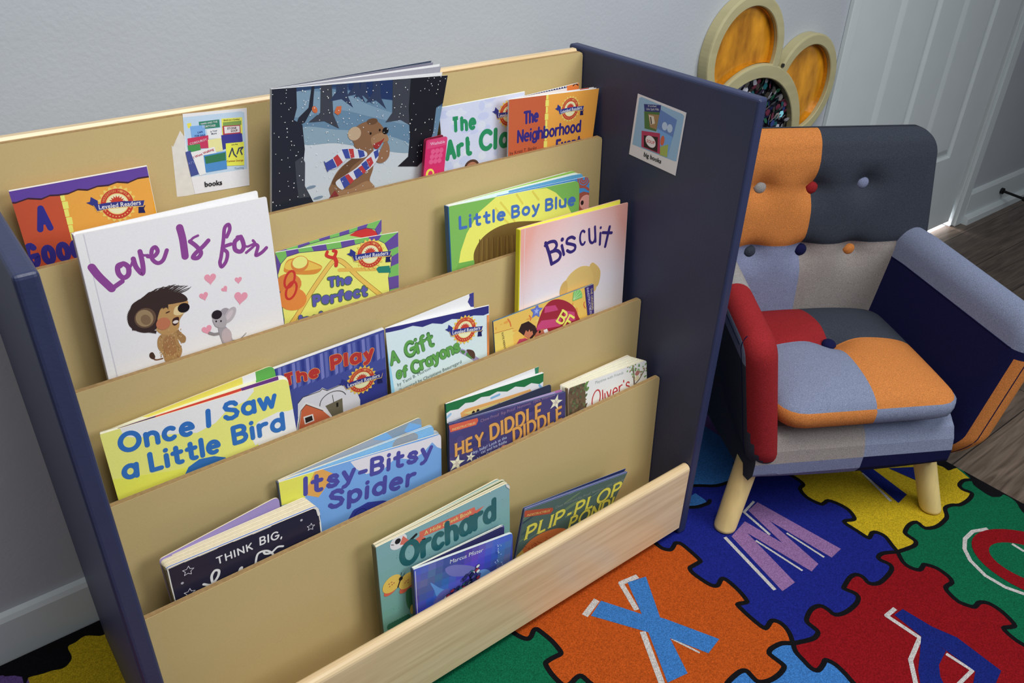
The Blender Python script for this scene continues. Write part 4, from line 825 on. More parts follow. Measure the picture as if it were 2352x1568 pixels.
def hey(s):
    s.poly([(150, 620), (1200, 300), (1200, 600), (150, 1100)], (66, 60, 110), cJ)
    for i in range(70): s.disc((R0.uniform(190, 1140), R0.uniform(380, 1020)), R0.uniform(.004, .014), R0.uniform(.003, .009), ((74, 66, 118), (56, 54, 104), (62, 62, 116))[i % 3], cJ, same=True)
    s.up(); s.poly([(180, 632), (415, 568), (422, 590), (405, 625), (195, 686)], (202, 86, 58), cJ); s.text('INDESTRUCTIBLES', (210, 672), (398, 616), (222, 196, 120), cJ)
    s.text('Chew Proof  Rip Proof  Nontoxic  100% Washable', (440, 605), (1050, 385), (140, 110, 140), cJ)
    g = (206, 148, 68); oc = (.0007, (84, 56, 50))
    s.letters('HEY', (234, 894), (466, 798), (212, 780), .175, g, cJ, slab=.13, gap=.16, slant=.05, outline=oc); s.letters('DIDDLE', (520, 757), (948, 562), (497, 632), .175, g, cJ, slab=.13, gap=.14, slant=.05, outline=oc)
    s.letters('DIDDLE', (708, 778), (1115, 582), (685, 662), .175, g, cJ, slab=.13, gap=.14, slant=.05, outline=oc)
    for q in (('Hey, baby! Look at the', (365, 870), (655, 735)), ('cat and his fiddle', (445, 862), (655, 770)), ('in New Orleans!', (380, 930), (595, 828))): s.text(*q, (176, 186, 214), cJ, bold=.003)
    for c, r in (((1056, 440), .0145), ((245, 938), .015), ((357, 888), .009)):
        s.star(c, r, (226, 214, 184), cJ, rot=.25, inner=.38); s.star(c, r*.55, (188, 176, 160), cJ, rot=.25+.63, inner=.3)
    s.poly([(590, 830), (620, 790), (660, 785), (640, 815)], (206, 130, 110), cJ); s.disc((340, 965), .008, .006, (206, 206, 222), cJ)
def heyback(s): s.poly([(1030, 250), (1160, 250), (1160, 420), (1050, 360)], (176, 104, 160), cJ)
book('soft_booklet', 'indigo soft booklet with gold serif lettering and pale stars, fourth pocket', 3, .64, .16, -.01, (1031, 973), (1299, 899), (1033, 1085), (1297, 963), base=(66, 60, 110), th=.0004, T=.003, T2=.006, leaves=3, lth=.0003, art=hey, lt={1: ((1292, 893), .004), 'back': ((1266, 881), .0065)}, group=SOFT, leafcols=[(60, 70, 104), (170, 150, 190), (50, 60, 90)], leafart={1: heyback}, back=(44, 50, 70), edge=rgb((150, 160, 190), GAIN), inset=-.0012, rnd=(.002, .007, 0, 0), spine=(24, 26, 44))
def oliv(s):
    s.poly([(1300, 1190), (2130, 890), (2130, 1200), (1330, 1500)], (222, 218, 212), cG)
    s.poly([(1335, 1200), (1350, 1170), (1500, 1125), (1505, 1400), (1345, 1480), (1310, 1480)], (98, 80, 60), cG)
    for i in range(60):
        s.disc((R0.uniform(1345, 1510), R0.uniform(1140, 1440)), R0.uniform(.0015, .0042), R0.uniform(.001, .0026), ((70, 88, 56), (116, 96, 72), (84, 66, 50), (92, 110, 70))[i % 4], cG, rot=R0.uniform(0, 3), n=7, same=True)
    for c in ((1510, 1140), (1520, 1190), (1525, 1110), (1500, 1180)): s.disc(c, .005, .003, (96, 132, 66), cG, rot=.8, n=8, same=True)
    s.up(); s.disc((1470, 1410), .0075, .0045, (86, 108, 160), cG)
    s.text('Playtime with Friends', (1600, 1140), (1880, 1038), (132, 146, 140), cG)
    rd = (178, 40, 50)
    x, y = s.P([(1608, 1290)], cG)[0]; s.line([(x+.0092*math.cos(a)+.002*math.sin(a), y+.0165*math.sin(a)) for a in [1.4+6.4*i/24 for i in range(25)]], .0024, rd, local=True)
    s.letters("liver's", (1672, 1325), (1945, 1195), (1655, 1200), .1, rd, cG, gap=.16, slab=.06)
    s.line([(1975, 960), (1985, 1050), (1990, 1150)], .0035, (112, 98, 84), cG); s.line([(2090, 1000), (2040, 1090), (1990, 1150)], .0025, (112, 98, 84), cG)
    for i in range(34): s.disc((R0.choice([1950, 1990, 2080, 2030])+R0.uniform(-30, 30), R0.choice([960, 970, 1040, 990])+R0.uniform(-34, 34)), R0.uniform(.0015, .0036), .0018, ((108, 148, 84), (134, 166, 108), (150, 130, 96))[i % 3], cG, rot=R0.uniform(0, 3), n=7, same=True)
    s.up(); s.disc((2020, 1030), .0055, .0045, (166, 104, 96), cG); s.disc((2015, 1080), .006, .005, (206, 196, 160), cG)
book('board_book', 'cream board book with a tree trunk and red lettering, right end of the fourth pocket', 3, .66, .16, -.01, (1305, 892), (1485, 826), (1306.5, 958.6), (1485.6, 872.5), base=(222, 218, 212), th=.0018, T=.0125, T2=.016, leaves=7, lth=.0012, rnd=(.003, .007, .007, .003), art=oliv, lt={'block': ((1449, 815.5), .0130), 'back': ((1446.5, 813.5), .0145)}, tl_px=(1287, 884), group=BOARD, leafcols=[(224, 218, 200)], edge=CREAM, spine=(132, 112, 88), back=(206, 200, 190), inset=.0)
def itsy(s):
    s.poly([(100, 660), (1500, 250), (1500, 700), (100, 1300)], (110, 160, 222), cI)
    s.poly([(730, 500), (900, 445), (1300, 330), (1480, 270), (1500, 400), (1440, 380), (1400, 340), (1330, 420), (1240, 480), (1100, 470), (1000, 560), (860, 600), (780, 560)], (214, 210, 222), cI)
    s.poly([(130, 660), (440, 575), (420, 700), (350, 800), (160, 860)], (222, 214, 66), cI); s.poly([(440, 575), (500, 560), (600, 600), (470, 790), (350, 770), (400, 660)], (216, 156, 66), cI)
    s.poly([(690, 1010), (750, 900), (870, 830), (1000, 815), (1090, 830), (900, 930)], (52, 60, 150), cI); s.poly([(690, 1010), (760, 890), (880, 830), (1000, 818), (1060, 830), (1060, 1200), (690, 1200)], (52, 60, 150), cI)
    x, y = s.P([(822, 920)], cI)[0]; s.line([(x+.0012*a*math.cos(a), y+.0010*a*math.sin(a)) for a in [i*.45 for i in range(26)]], .0012, (30, 40, 116), local=True, caps=False)
    b = (74, 72, 154)
    s.letters('Itsy-Bitsy', (345, 785), (1400, 470), (322, 630), .215, b, cI, gap=.12); s.letters('Spider', (545, 900), (1258, 690), (512, 748), .215, b, cI, gap=.14)
def itsy_back(s): s.poly([(600, 300), (1100, 100), (1330, 100), (1330, 300), (1150, 330), (1000, 300)], (130, 150, 166), cI); s.poly([(920, 320), (930, 280), (1000, 240), (1050, 280), (1100, 330)], (110, 166, 214), cI); s.poly([(1170, 250), (1210, 180), (1330, 200), (1330, 320)], (110, 166, 214), cI)
def itsy_mid(s): s.poly([(540, 500), (1420, 180), (1420, 330), (540, 560)], (118, 176, 226), cI); s.disc((1180, 330), .022, .012, (140, 150, 160), cI)
book('board_book', 'sky blue board book with purple rounded lettering, middle of the fourth pocket', 3, .42, .09, -.01, (640, 1108), (1013, 994), (646, 1153), (1014.5, 1099.6), base=(110, 160, 222), th=.0016, T=.006, T2=.0145, leaves=4, lth=.0012, rnd=(.002, .009, .009, .002), art=itsy, lt={0: ((996, 976), .006), 1: ((994, 973), .008), 'back': ((967.6, 956.5), .0145)}, group=BOARD, leafart={0: itsy_mid, 1: itsy_mid, 'back': itsy_back}, leafcols=[(120, 170, 216), (140, 180, 210), (170, 180, 190), (150, 164, 176)], back=(150, 160, 172), edge=CREAM, spine=(66, 74, 92), inset=-.001)
def think(s):
    s.poly([(100, 740), (1430, 200), (1460, 500), (200, 1100)], (36, 34, 54), cK)
    wl = (226, 224, 226)
    s.letters('THINK', (565, 702), (860, 575), (535, 650), .16, wl, cK, gap=.22); s.letters('BIG,', (915, 545), (1100, 478), (905, 478), .16, wl, cK, gap=.2)
    s.line([(455, 860), (520, 862), (570, 800), (580, 750), (545, 750), (520, 800), (535, 870)], .0034, wl, cK, smooth=True); s.line([(880, 690), (900, 610), (970, 585), (1020, 610), (1022, 640)], .003, wl, cK, smooth=True); s.line([(945, 590), (960, 610), (1010, 600), (1060, 555), (1105, 548)], .003, wl, cK, smooth=True); s.line([(742, 770), (752, 735), (768, 722), (765, 755)], .003, wl, cK, smooth=True)
    for c, r in (((328, 750), .0072), ((340, 932), .0072), ((1332, 390), .0058)): s.star_line(c, r, (206, 204, 214), cK)
    for c in ((280, 850), (1255, 335), (1304, 505)): s.disc(c, .0018, .0018, (170, 168, 178), cK)
    # worn white edges
    e = [(160, 735), (300, 672), (420, 620), (560, 560), (700, 505), (860, 440), (1000, 380), (1120, 330), (1240, 275), (1300, 240), (1345, 228), (1385, 245), (1398, 290), (1410, 350), (1420, 440)]
    for i in range(len(e)-1): s.line([e[i], e[i+1]], .0014+.0012*(i % 3), (214, 212, 204), cK, same=True)
    s.up(); s.line([(160, 738), (190, 870), (225, 1015)], .0016, (206, 204, 196), cK)
def think_mid(s): s.poly([(100, 700), (1400, 130), (1400, 330), (100, 800)], (122, 150, 206), cK)
def think_back(s): s.poly([(80, 700), (1200, 60), (1400, 20), (1400, 400), (100, 760)], (150, 134, 188), cK)
book('board_book', 'worn dark navy board book with white lettering and outlined stars, fourth pocket', 3, .85, .06, 0, (381, 1307), (733, 1162), (403, 1385), (740, 1227.7), base=(36, 34, 54), th=.0016, T=.0135, T2=.0165, leaves=7, lth=.0014, rnd=(.005, .009, .009, .003), art=think, lt={'block': ((703, 1138), .0135), 'back': ((640, 1139), .0185)}, tl_px=(365, 1285), group=BOARD, leafart={0: think_mid, 'back': think_back}, leafcols=[(140, 160, 205)]+[(214, 204, 178)]*6, back=(150, 134, 188), edge=CREAM, spine=(80, 70, 50), inset=-.0005)
# ---- bottom pocket
def orch(s):
    top, bot = (120, 164, 168), (92, 152, 128); n = 10
    for i in range(n):
        c = tuple(lerp(top[k], bot[k], i/(n-1)) for k in range(3)); s.poly([(-.01, -s.h*i/n*1.02), (s.w+.01, -s.h*i/n*1.02), (s.w+.01, -s.h*(i+1.05)/n*1.02), (-.01, -s.h*(i+1.05)/n*1.02)], c, local=True, same=True)
    s.up()
    for i in range(70): s.disc((R0.uniform(.01, s.w-.01), R0.uniform(-s.h*.55, -.005)), .0006, .0006, (40, 66, 78), local=True, n=5, same=True)
    s.up()
    s.poly([(440, 575), (890, 370), (900, 400), (970, 360), (935, 400), (955, 420), (880, 440), (455, 620), (440, 610)], (206, 98, 74), cL); s.poly([(385, 650), (440, 610), (490, 620), (460, 660), (370, 690)], (206, 98, 74), cL); s.poly([(850, 440), (890, 430), (845, 460)], (30, 28, 32), cL); s.poly([(455, 636), (490, 622), (486, 645)], (30, 28, 32), cL)
    s.text('A Hide & Seek Book', (480, 600), (868, 420), (236, 214, 120), cL)
    s.disc((268, 655), .0142, .0122, (226, 222, 224), cL, rot=.3); s.poly([(278, 680), (305, 605), (375, 658), (350, 675)], (206, 102, 84), cL, smooth=False); s.disc((262, 650), .0048, .0048, (26, 24, 28), cL)
    s.line([(358, 648), (412, 595)], .0045, (30, 28, 32), cL); s.line([(312, 685), (312, 710)], .0009, (30, 28, 32), cL); s.line([(322, 683), (323, 706)], .0009, (30, 28, 32), cL); s.line([(208, 680), (228, 680)], .001, (30, 28, 32), cL)
    s.letters('Orchard', (290, 882), (1062, 480), (252, 690), .2, (26, 92, 96), cL, gap=.1)
    s.disc((215, 1000), .0165, .0145, (226, 176, 62), cL, rot=.5); s.disc((205, 1048), .0125, .0075, (206, 92, 64), cL, rot=.4); s.disc((215, 998), .0165, .0142, (226, 182, 66), cL, rot=.5); s.disc((330, 1025), .0125, .0075, (206, 92, 64), cL, rot=.4); s.disc((340, 970), .0155, .0135, (226, 182, 66), cL, rot=.5)
    for c in ((190, 1000), (210, 985), (230, 990), (215, 1005), (195, 1020), (320, 990), (345, 965), (330, 975), (345, 985)): s.disc(c, .0014, .0012, (176, 92, 60), cL, n=6, same=True)
    s.up(); s.line([(262, 1025), (285, 955)], .0022, (28, 24, 28), cL); s.disc((286, 955), .0034, .0036, (28, 24, 28), cL); s.line([(285, 950), (290, 905)], .0008, (28, 24, 28), cL); s.line([(288, 950), (322, 905)], .0008, (28, 24, 28), cL)
    s.poly([(330, 1060), (380, 1040), (420, 1200), (400, 1230), (340, 1180)], (56, 116, 76), cL, smooth=True); s.disc((378, 1205), .0035, .0095, (214, 188, 74), cL)
    for i in range(8): s.disc((195+i*21, 1345-i*11), .0045, .006, (40, 104, 80), cL, n=8, same=True)
    s.line([(190, 1362), (350, 1275)], .003, (40, 104, 80), cL); s.disc((275, 1362), .0068, .006, (222, 222, 226), cL)
    s.poly([(1140, 175), (1175, 195), (1180, 225), (1150, 205)], (206, 206, 200), cL); s.poly([(1010, 240), (1028, 232), (1020, 252)], (216, 212, 200), cL)
def orch_back(s): s.poly([(0, 700), (1140, 100), (1140, 190), (100, 720)], (60, 92, 42), cL)
def orch_spine(b, F, K): pass
book('board_book', 'teal board book with dark teal lettering, an orange ribbon and a yellow butterfly', 4, .45, .06, .01, (863, 1257), (1170, 1107), (882, 1458.5), (1171, 1213), base=(110, 160, 150), th=.0018, T=.009, T2=.016, leaves=4, lth=.0013, rnd=(.002, .010, .010, .002), art=orch, lt={0: ((1165, 1102), .004), 1: ((1160, 1100), .008), 'back': ((1148.7, 1096.5), .0125)}, group=BOARD, leafart={1: orch_back, 2: orch_back}, leafcols=[(214, 204, 176), (90, 120, 60), (80, 110, 60), (200, 206, 190)], back=(150, 176, 170), edge=CREAM, spine=(70, 74, 58), inset=-.0008)
def ocean(s):
    n = 14
    for i in range(n):
        for j in range(n):
            c = (lerp(52, 86, .5+.5*math.sin(i*.9+j*.5))+R0.uniform(-8, 8), lerp(62, 100, .5+.5*math.sin(i*.6-j*.4+1))+R0.uniform(-8, 8), lerp(146, 192, .5+.5*math.sin(i*.5+j*.8+2)))
            s.poly([(s.w*i/n, -s.h*j/n), (s.w*(i+1)/n, -s.h*j/n), (s.w*(i+1)/n, -s.h*(j+1)/n), (s.w*i/n, -s.h*(j+1)/n)], c, local=True, same=True)
    s.up(); s.text('Marcus Pfister', (690, 835), (960, 735), (206, 214, 226), cL)
    # loose cluster of coloured pebbles and soft blue weed in open water
    for q, c in (([(650, 880), (720, 845), (850, 850), (910, 880), (830, 930), (700, 935)], (104, 108, 178)), ([(530, 990), (600, 1030), (660, 1060), (590, 1110), (560, 1050)], (86, 140, 206)), ([(920, 900), (990, 880), (1040, 930), (980, 990), (910, 980)], (96, 146, 206)), ([(550, 1190), (600, 1080), (680, 1040), (700, 1130), (640, 1200)], (92, 96, 172))): s.poly(q, c, cL, smooth=True)
    pc = ((44, 50, 108), (206, 214, 222), (160, 44, 70), (46, 120, 124), (74, 74, 150), (28, 36, 86))
    for i in range(64):
        t = R0.uniform(0, 1); x = lerp(660, 930, t)+R0.uniform(-16, 16); y = lerp(1140, 880, t)+R0.uniform(-56, 66)
        s.disc((x, y), .0042, .0032, (20, 26, 62), cL, rot=.5, n=9); s.disc((x, y), .0035, .0026, R0.choice(pc), cL, rot=.5, n=9)
    for i in range(16): s.disc((R0.uniform(1050, 1110), R0.uniform(660, 840)), R0.uniform(.0005, .0016), R0.uniform(.0005, .0014), (150, 176, 226), cL, n=7, same=True)
    s.up(); s.line([(395, 885), (405, 1100), (418, 1290)], .0014, (190, 192, 204), cL)
book('board_book', 'small deep blue underwater board book standing open, in front of the teal one', 4, .76, .09, -.02, (950, 1308), (1178, 1223), (956.5, 1422), (1176.7, 1293), base=(60, 72, 160), th=.0018, T=.006, T2=.018, leaves=2, lth=.0013, rnd=(.002, .008, .008, .002), art=ocean, lt={1: ((1158, 1206), .011), 'back': ((1158.5, 1203), .0145)}, group=BOARD, leafcols=[(140, 176, 222), (40, 40, 84)], back=(84, 80, 150), edge=rgb((222, 216, 200), GAIN), spine=(44, 54, 80), inset=-.0006, leafart={1: lambda s: s.poly([(300, 900), (1150, 470), (1150, 700), (400, 1000)], (44, 44, 92), cL)})
def plip(s):
    s.poly([(1200, 400), (2200, 50), (2200, 700), (1200, 1000)], (74, 100, 96), cL)
    for i in range(50): s.disc((R0.uniform(1240, 2140), R0.uniform(120, 820)), R0.uniform(.006, .02), R0.uniform(.001, .004), ((60, 84, 90), (92, 118, 108), (50, 72, 84), (104, 128, 96))[i % 4], cL, rot=.35, same=True)
    s.up(); s.poly([(1296, 402), (1530, 375), (1535, 395), (1510, 425), (1300, 455)], (176, 72, 46), cL); s.text('INDESTRUCTIBLES', (1318, 448), (1505, 408), (226, 192, 96), cL)
    s.text('Chew Proof and Rip Proof  Nontoxic  100% Washable', (1550, 385), (2120, 150), (130, 140, 140), cL)
    y = (216, 206, 66); oc = (.0006, (60, 84, 50))
    s.letters('PLIP-PLOP', (1296, 650), (2075, 265), (1325, 525), .175, y, cL, slab=.12, gap=.13, outline=oc, slant=.12); s.letters('POND!', (1650, 562), (2010, 385), (1672, 455), .175, y, cL, slab=.12, gap=.12, outline=oc, slant=.12)
    s.poly([(1280, 720), (1350, 640), (1450, 580), (1560, 545), (1640, 550), (1660, 590), (1600, 640), (1480, 690), (1380, 720), (1240, 830), (1215, 800)], (206, 112, 50), cL, smooth=True)
    for i in range(46):
        t = R0.random(); x = lerp(1300, 1640, t); yy = lerp(720, 585, t)+R0.uniform(-36, 36); s.line([(x, yy), (x+14, yy+8)], .0011, (166, 70, 36), cL, same=True)
    s.up(); s.poly([(1215, 790), (1280, 720), (1300, 760), (1240, 850)], (206, 170, 70), cL); s.disc((1598, 600), .0045, .0036, (226, 222, 206), cL); s.disc((1600, 599), .002, .002, (30, 24, 24), cL)
book('soft_booklet', 'dark green soft booklet with yellow serif lettering, tilted at the right of the bottom pocket', 4, .5, -.02, -.02, (1206, 1171), (1441, 1085), (1184, 1284.5), (1404, 1164), base=(74, 100, 96), th=.0004, T=.006, T2=.005, leaves=3, lth=.0003, art=plip, lt={'back': ((1437.7, 1075), .006)}, group=SOFT, leafcols=[(60, 60, 110), (170, 160, 200), (50, 54, 96)], back=(40, 46, 90), edge=rgb((130, 150, 190), GAIN), inset=-.0012, rnd=(.003, .002, 0, 0), hgt=.125)
# ------------------------------------------------------------------ picture cards taped to the shelf
def flat_card(name, label, n, d, pts, c, base, art, th=.0004):
    P = [unproject(c[0]+a/c[2], c[1]+b/c[2], n, d) for a, b in pts]
    nv = Vector(n).normalized()
    s = Sheet(P[0], P[1], P[2], P[3], nv); s.out = [s.loc(p) for p in P]
    ar = sum(s.out[i][0]*s.out[(i+1) % len(P)][1]-s.out[(i+1) % len(P)][0]*s.out[i][1] for i in range(len(P)))
    s.clipper = s.out if ar > 0 else s.out[::-1]; s.bb = (1, 0, 1, 0)
    art(s); b = MB(); s.into(b, rgb(base, GAIN), rgb(base, GAIN), th)
    o = b.build(name, card_m, None, origin=P[3]); return tag(o, label, 'card'), s
def card_books(s):
    s.poly([(140, 640), (620, 590), (645, 600), (668, 1060), (205, 1130)], (176, 198, 226), cB)
    def bk(q, c): s.poly(q, c, cB)
    bk([(175, 690), (208, 684), (215, 720), (185, 730)], (216, 206, 60)); bk([(272, 676), (440, 656), (446, 720), (280, 738)], (42, 122, 96)); bk([(458, 650), (628, 638), (632, 780), (465, 800)], (226, 214, 70)); bk([(470, 680), (620, 665), (622, 700), (470, 715)], (120, 150, 70))
    bk([(200, 712), (320, 702), (330, 800), (215, 815)], (110, 160, 214)); bk([(335, 740), (455, 725), (465, 810), (350, 815)], (216, 216, 222)); bk([(466, 710), (612, 700), (616, 770), (472, 785)], (168, 52, 66)); bk([(480, 716), (606, 708), (608, 760), (484, 772)], (214, 206, 206))
    bk([(180, 812), (350, 785), (356, 890), (186, 900)], (188, 42, 84)); bk([(455, 785), (625, 768), (632, 835), (470, 905)], (56, 54, 136)); bk([(346, 822), (455, 808), (470, 912), (356, 930)], (226, 210, 140)); bk([(180, 870), (280, 855), (290, 910), (190, 925)], (60, 140, 70))
    bk([(140, 930), (205, 910), (285, 1100), (205, 1125)], (62, 74, 140)); bk([(206, 925), (400, 880), (420, 940), (330, 1100), (280, 1116)], (222, 220, 224)); bk([(310, 950), (495, 915), (504, 1060), (330, 1090)], (66, 130, 190)); bk([(320, 960), (490, 925), (492, 990), (330, 1020)], (44, 112, 74))
    bk([(492, 852), (642, 838), (645, 1030), (502, 1036)], (228, 218, 50))
    t = [('HARE AND THE', (290, 700), (425, 680), (210, 226, 214)), ('TORTOISE', (300, 726), (410, 712), (210, 226, 214)), ('Quick as a Cricket', (474, 668), (606, 658), (70, 60, 50)), ('STONE', (506, 738), (580, 732), (90, 60, 70)), ('SOUP', (535, 758), (590, 752), (90, 60, 70)), ('Is Your', (370, 762), (425, 750), (90, 96, 120)), ('Mama', (376, 780), (420, 772), (90, 96, 120)), ('CAPS', (262, 770), (305, 762), (40, 50, 120)), ('FOR SALE', (240, 798), (326, 788), (40, 50, 120)), ('CORDUROY', (200, 866), (340, 826), (226, 190, 200)), ('I Went Walking', (232, 975), (395, 905), (186, 60, 80)), ('KATY', (170, 1030), (240, 1015), (120, 130, 190)), ('H.A. Rey', (542, 868), (592, 860), (50, 44, 36)), ('Curious George', (502, 1004), (636, 994), (150, 70, 30))]
    for b_, a, e, c in t: s.text(b_, a, e, c, cB, bold=.01)
    for q in ([(520, 960), (545, 890), (560, 940), (580, 960)], [(585, 935), (600, 890), (632, 882), (612, 910), (625, 940)]): s.line(q, .0016, (50, 60, 90), cB)
    s.text('books', (322, 1206), (464, 1188), (30, 30, 34), cB, bold=.025); s.text('Teaching', (565, 1062), (640, 1054), (90, 110, 140), cB)
yP = PY[0]; nP = (0, 1, -LEAN)
card1, s1 = flat_card('picture_card', 'white picture card of small book covers with torn tape, on the tan top divider', nP, yP-LEAN*PZ[0]-.0005, [(140, 612), (665, 563), (688, 1195), (243, 1268), (165, 935)], cB, (214, 213, 216), card_books)
P = [unproject(cB[0]+a/cB[2], cB[1]+b/cB[2], nP, yP-LEAN*PZ[0]-.00015) for a, b in [(50, 868), (62, 880), (120, 748), (150, 790), (190, 900), (260, 1264), (170, 1282), (95, 1290)]]
b = MB(); b.face(P, rgb((206, 202, 194), GAIN)); b.build('tape', material('matte_tape', None, .5, .3, attr=True, noise=.06, nscale=120)).parent = card1
card1.children[0].matrix_parent_inverse = Matrix.Translation(card1.location).inverted()
def card_big(s):
    s.poly([(1812, 480), (1830, 472), (2165, 612), (2180, 630), (2115, 1000), (2095, 998), (1755, 860), (1758, 840)], (134, 172, 204), cC)
    s.poly([(1850, 530), (1990, 540), (1985, 600), (1855, 590)], (40, 52, 118), cC); s.poly([(1852, 590), (1980, 598), (1950, 755), (1855, 730)], (70, 110, 60), cC); s.poly([(1885, 610), (1975, 620), (1950, 740), (1900, 720)], (150, 120, 80), cC); s.poly([(1890, 620), (1930, 630), (1940, 690), (1905, 700)], (206, 196, 180), cC); s.line([(1905, 640), (1912, 690)], .0022, (40, 30, 28), cC)
    s.poly([(1985, 575), (2120, 660), (2085, 810), (1955, 740)], (90, 124, 186), cC); s.disc((2020, 712), .0055, .0065, (170, 190, 222), cC); s.disc((2062, 730), .0055, .0065, (170, 190, 222), cC); s.poly([(1960, 730), (2085, 800), (2040, 965), (1980, 940)], (104, 156, 214), cC); s.poly([(1985, 880), (2050, 860), (2040, 965), (1975, 945)], (150, 166, 76), cC); s.disc((2002, 830), .004, .008, (196, 90, 60), cC)
    s.poly([(1832, 748), (1982, 770), (1982, 940), (1830, 880)], (170, 44, 86), cC); s.poly([(1850, 785), (1965, 800), (1960, 925), (1850, 880)], (40, 28, 34), cC); s.disc((1905, 838), .0115, .0085, (222, 210, 214), cC, rot=-.3)
    s.text('SOUP', (1872, 842), (1938, 862), (190, 50, 60), cC, bold=.02); s.text('It Looked', (1885, 552), (1952, 556), (206, 214, 232), cC); s.text('Like Spilt Milk', (1872, 578), (1975, 584), (206, 214, 232), cC)
    s.text('big books', (1848, 955), (1990, 1018), (30, 30, 34), cC, bold=.025)
flat_card('picture_card', 'white picture card showing big books, stuck inside the navy right panel', (1, 0, 0), W-.0009, [(1800, 445), (2197, 602), (2107, 1117), (1727, 940)], cC, (206, 205, 210), card_big)
# ------------------------------------------------------------------ petal shaped wooden wall frame
ply = material('birch_ply', rgb((176, 168, 128), .84), .5, .35, noise=.08, nscale=9, stretch=(1, 1, 6))
amber = material('amber_sheet', rgb((196, 134, 30), .70), .14, .5, noise=.5, nscale=15, stretch=(1.8, 1, .8), coat=.2, dark=(1, .86, .8))  # noise paints wavy brown reflections into the amber colour
sequin_m = material('sequin_foil', None, .25, .6, attr=True, metallic=.35)
YF = .030
fr = thing('petal_wall_frame', 'round petal shaped plywood frame with amber windows and a sequin centre, hung on the grey wall', 'wall decoration', (1.5, WY, .62))
def ring(b, cx, cz, r0, r1, a0=0, a1=360, n=64, y0=YF, y1=WY-.001, bev=.004):
    P = []
    for i in range(n+1):
        a = math.radians(a0+(a1-a0)*i/n); c, s_ = math.cos(a), math.sin(a)
        P.append([(cx+r*c, y, cz+r*s_) for r, y in ((r0, y1), (r0, y0+bev*.4), (r0+bev*.4, y0), (r1-bev, y0), (r1-bev*.25, y0+bev*.3), (r1, y0+bev), (r1, y1), (r0, y1))])
    b.grid(P); b.face(P[0][:-1]); b.face(P[-1][:-1][::-1])
CC = (1.4900, .5060); UL = (1.4360, .7270); RR = (1.6757, .6290)
b = MB(); ring(b, *CC, .1685, .199)
def arcs(c, ro, ri):
    """the part of a petal ring lying outside the centre disc"""
    rm = .184; dx, dz = CC[0]-c[0], CC[1]-c[1]; dd = math.hypot(dx, dz); a = math.degrees(math.atan2(dz, dx)); r = (ro+ri)/2
    h = math.degrees(math.acos(max(-1, min(1, (dd*dd+r*r-rm*rm)/(2*dd*r)))))
    return a+h, a+360-h
ring(b, *UL, .1005, .1245, *arcs(UL, .1245, .1005), y0=YF+.0004); ring(b, *RR, .0965, .1205, *arcs(RR, .1205, .0965), y0=YF+.0004)
child(b, 'frame', ply, fr, smooth=False)
for c, r in ((UL, .110), (RR, .106)):
    b = MB(); n = 60; rows = []
    P = []
    for i in range(n):
        a = 2*math.pi*i/n; x, z = c[0]+r*math.cos(a), c[1]+r*math.sin(a); d = math.hypot(x-CC[0], z-CC[1])
        if d < .186: x, z = CC[0]+(x-CC[0])*.186/d, CC[1]+(z-CC[1])*.186/d
        P.append((x, z))
    b.prism([(x, WY-.008, z) for x, z in P], [(x, WY-.002, z) for x, z in P]); 
    Q = []
    for i in range(n+1):
        a = 2*math.pi*i/n; rh = r-.0103; x, z = c[0]+rh*math.cos(a), c[1]+rh*math.sin(a); d = math.hypot(x-CC[0], z-CC[1])
        if d < .2: x, z = CC[0]+(x-CC[0])*.2/d, CC[1]+(z-CC[1])*.2/d
        Q.append([(x, WY-.008, z), (x, YF+.0095, z)])
    b.grid(Q); child(b, 'amber_window', amber, fr)
b = MB(); n = 48
b.prism([(CC[0]+.178*math.cos(2*math.pi*i/n), WY-.012, CC[1]+.178*math.sin(2*math.pi*i/n)) for i in range(n)], [(CC[0]+.178*math.cos(2*math.pi*i/n), WY-.002, CC[1]+.178*math.sin(2*math.pi*i/n)) for i in range(n)], rgb((24, 24, 32)), rgb((24, 24, 32)))
sq = [(30, 92, 100), (120, 120, 130), (150, 140, 136), (52, 48, 70), (24, 28, 44), (40, 96, 70), (110, 50, 70), (190, 190, 200), (46, 60, 110), (70, 66, 62)]
rs = random.Random(5)
for i in range(26):
    for j in range(32):
        x = CC[0]-.17+.34*(i+.5)/26+rs.uniform(-.004, .004); z = CC[1]-.17+.34*(j+.5)/32+rs.uniform(-.004, .004)
        if math.hypot(x-CC[0], z-CC[1]) > .166: continue
        u = Vector((1, rs.uniform(-.5, .5), rs.uniform(-.4, .4))).normalized(); v = Vector((rs.uniform(-.4, .4), rs.uniform(-.8, .3), 1)).normalized(); o = Vector((x, WY-.0135-rs.uniform(0, .003), z))
        b.face([o+u*.0062*math.cos(k*math.pi/3)+v*.0085*math.sin(k*math.pi/3) for k in range(6)], rgb(rs.choice(sq), .62))
child(b, 'sequin_disc', sequin_m, fr)
b = MB()
sx, sz = 1.566, .687
b.tube([(sx+.004, YF-.0016, sz+.006), (sx+.004, YF+.002, sz+.006)], .0045, 12); child(b, 'screw', material('steel_screw', rgb((90, 90, 84)), .35, .5, metallic=.8), fr)
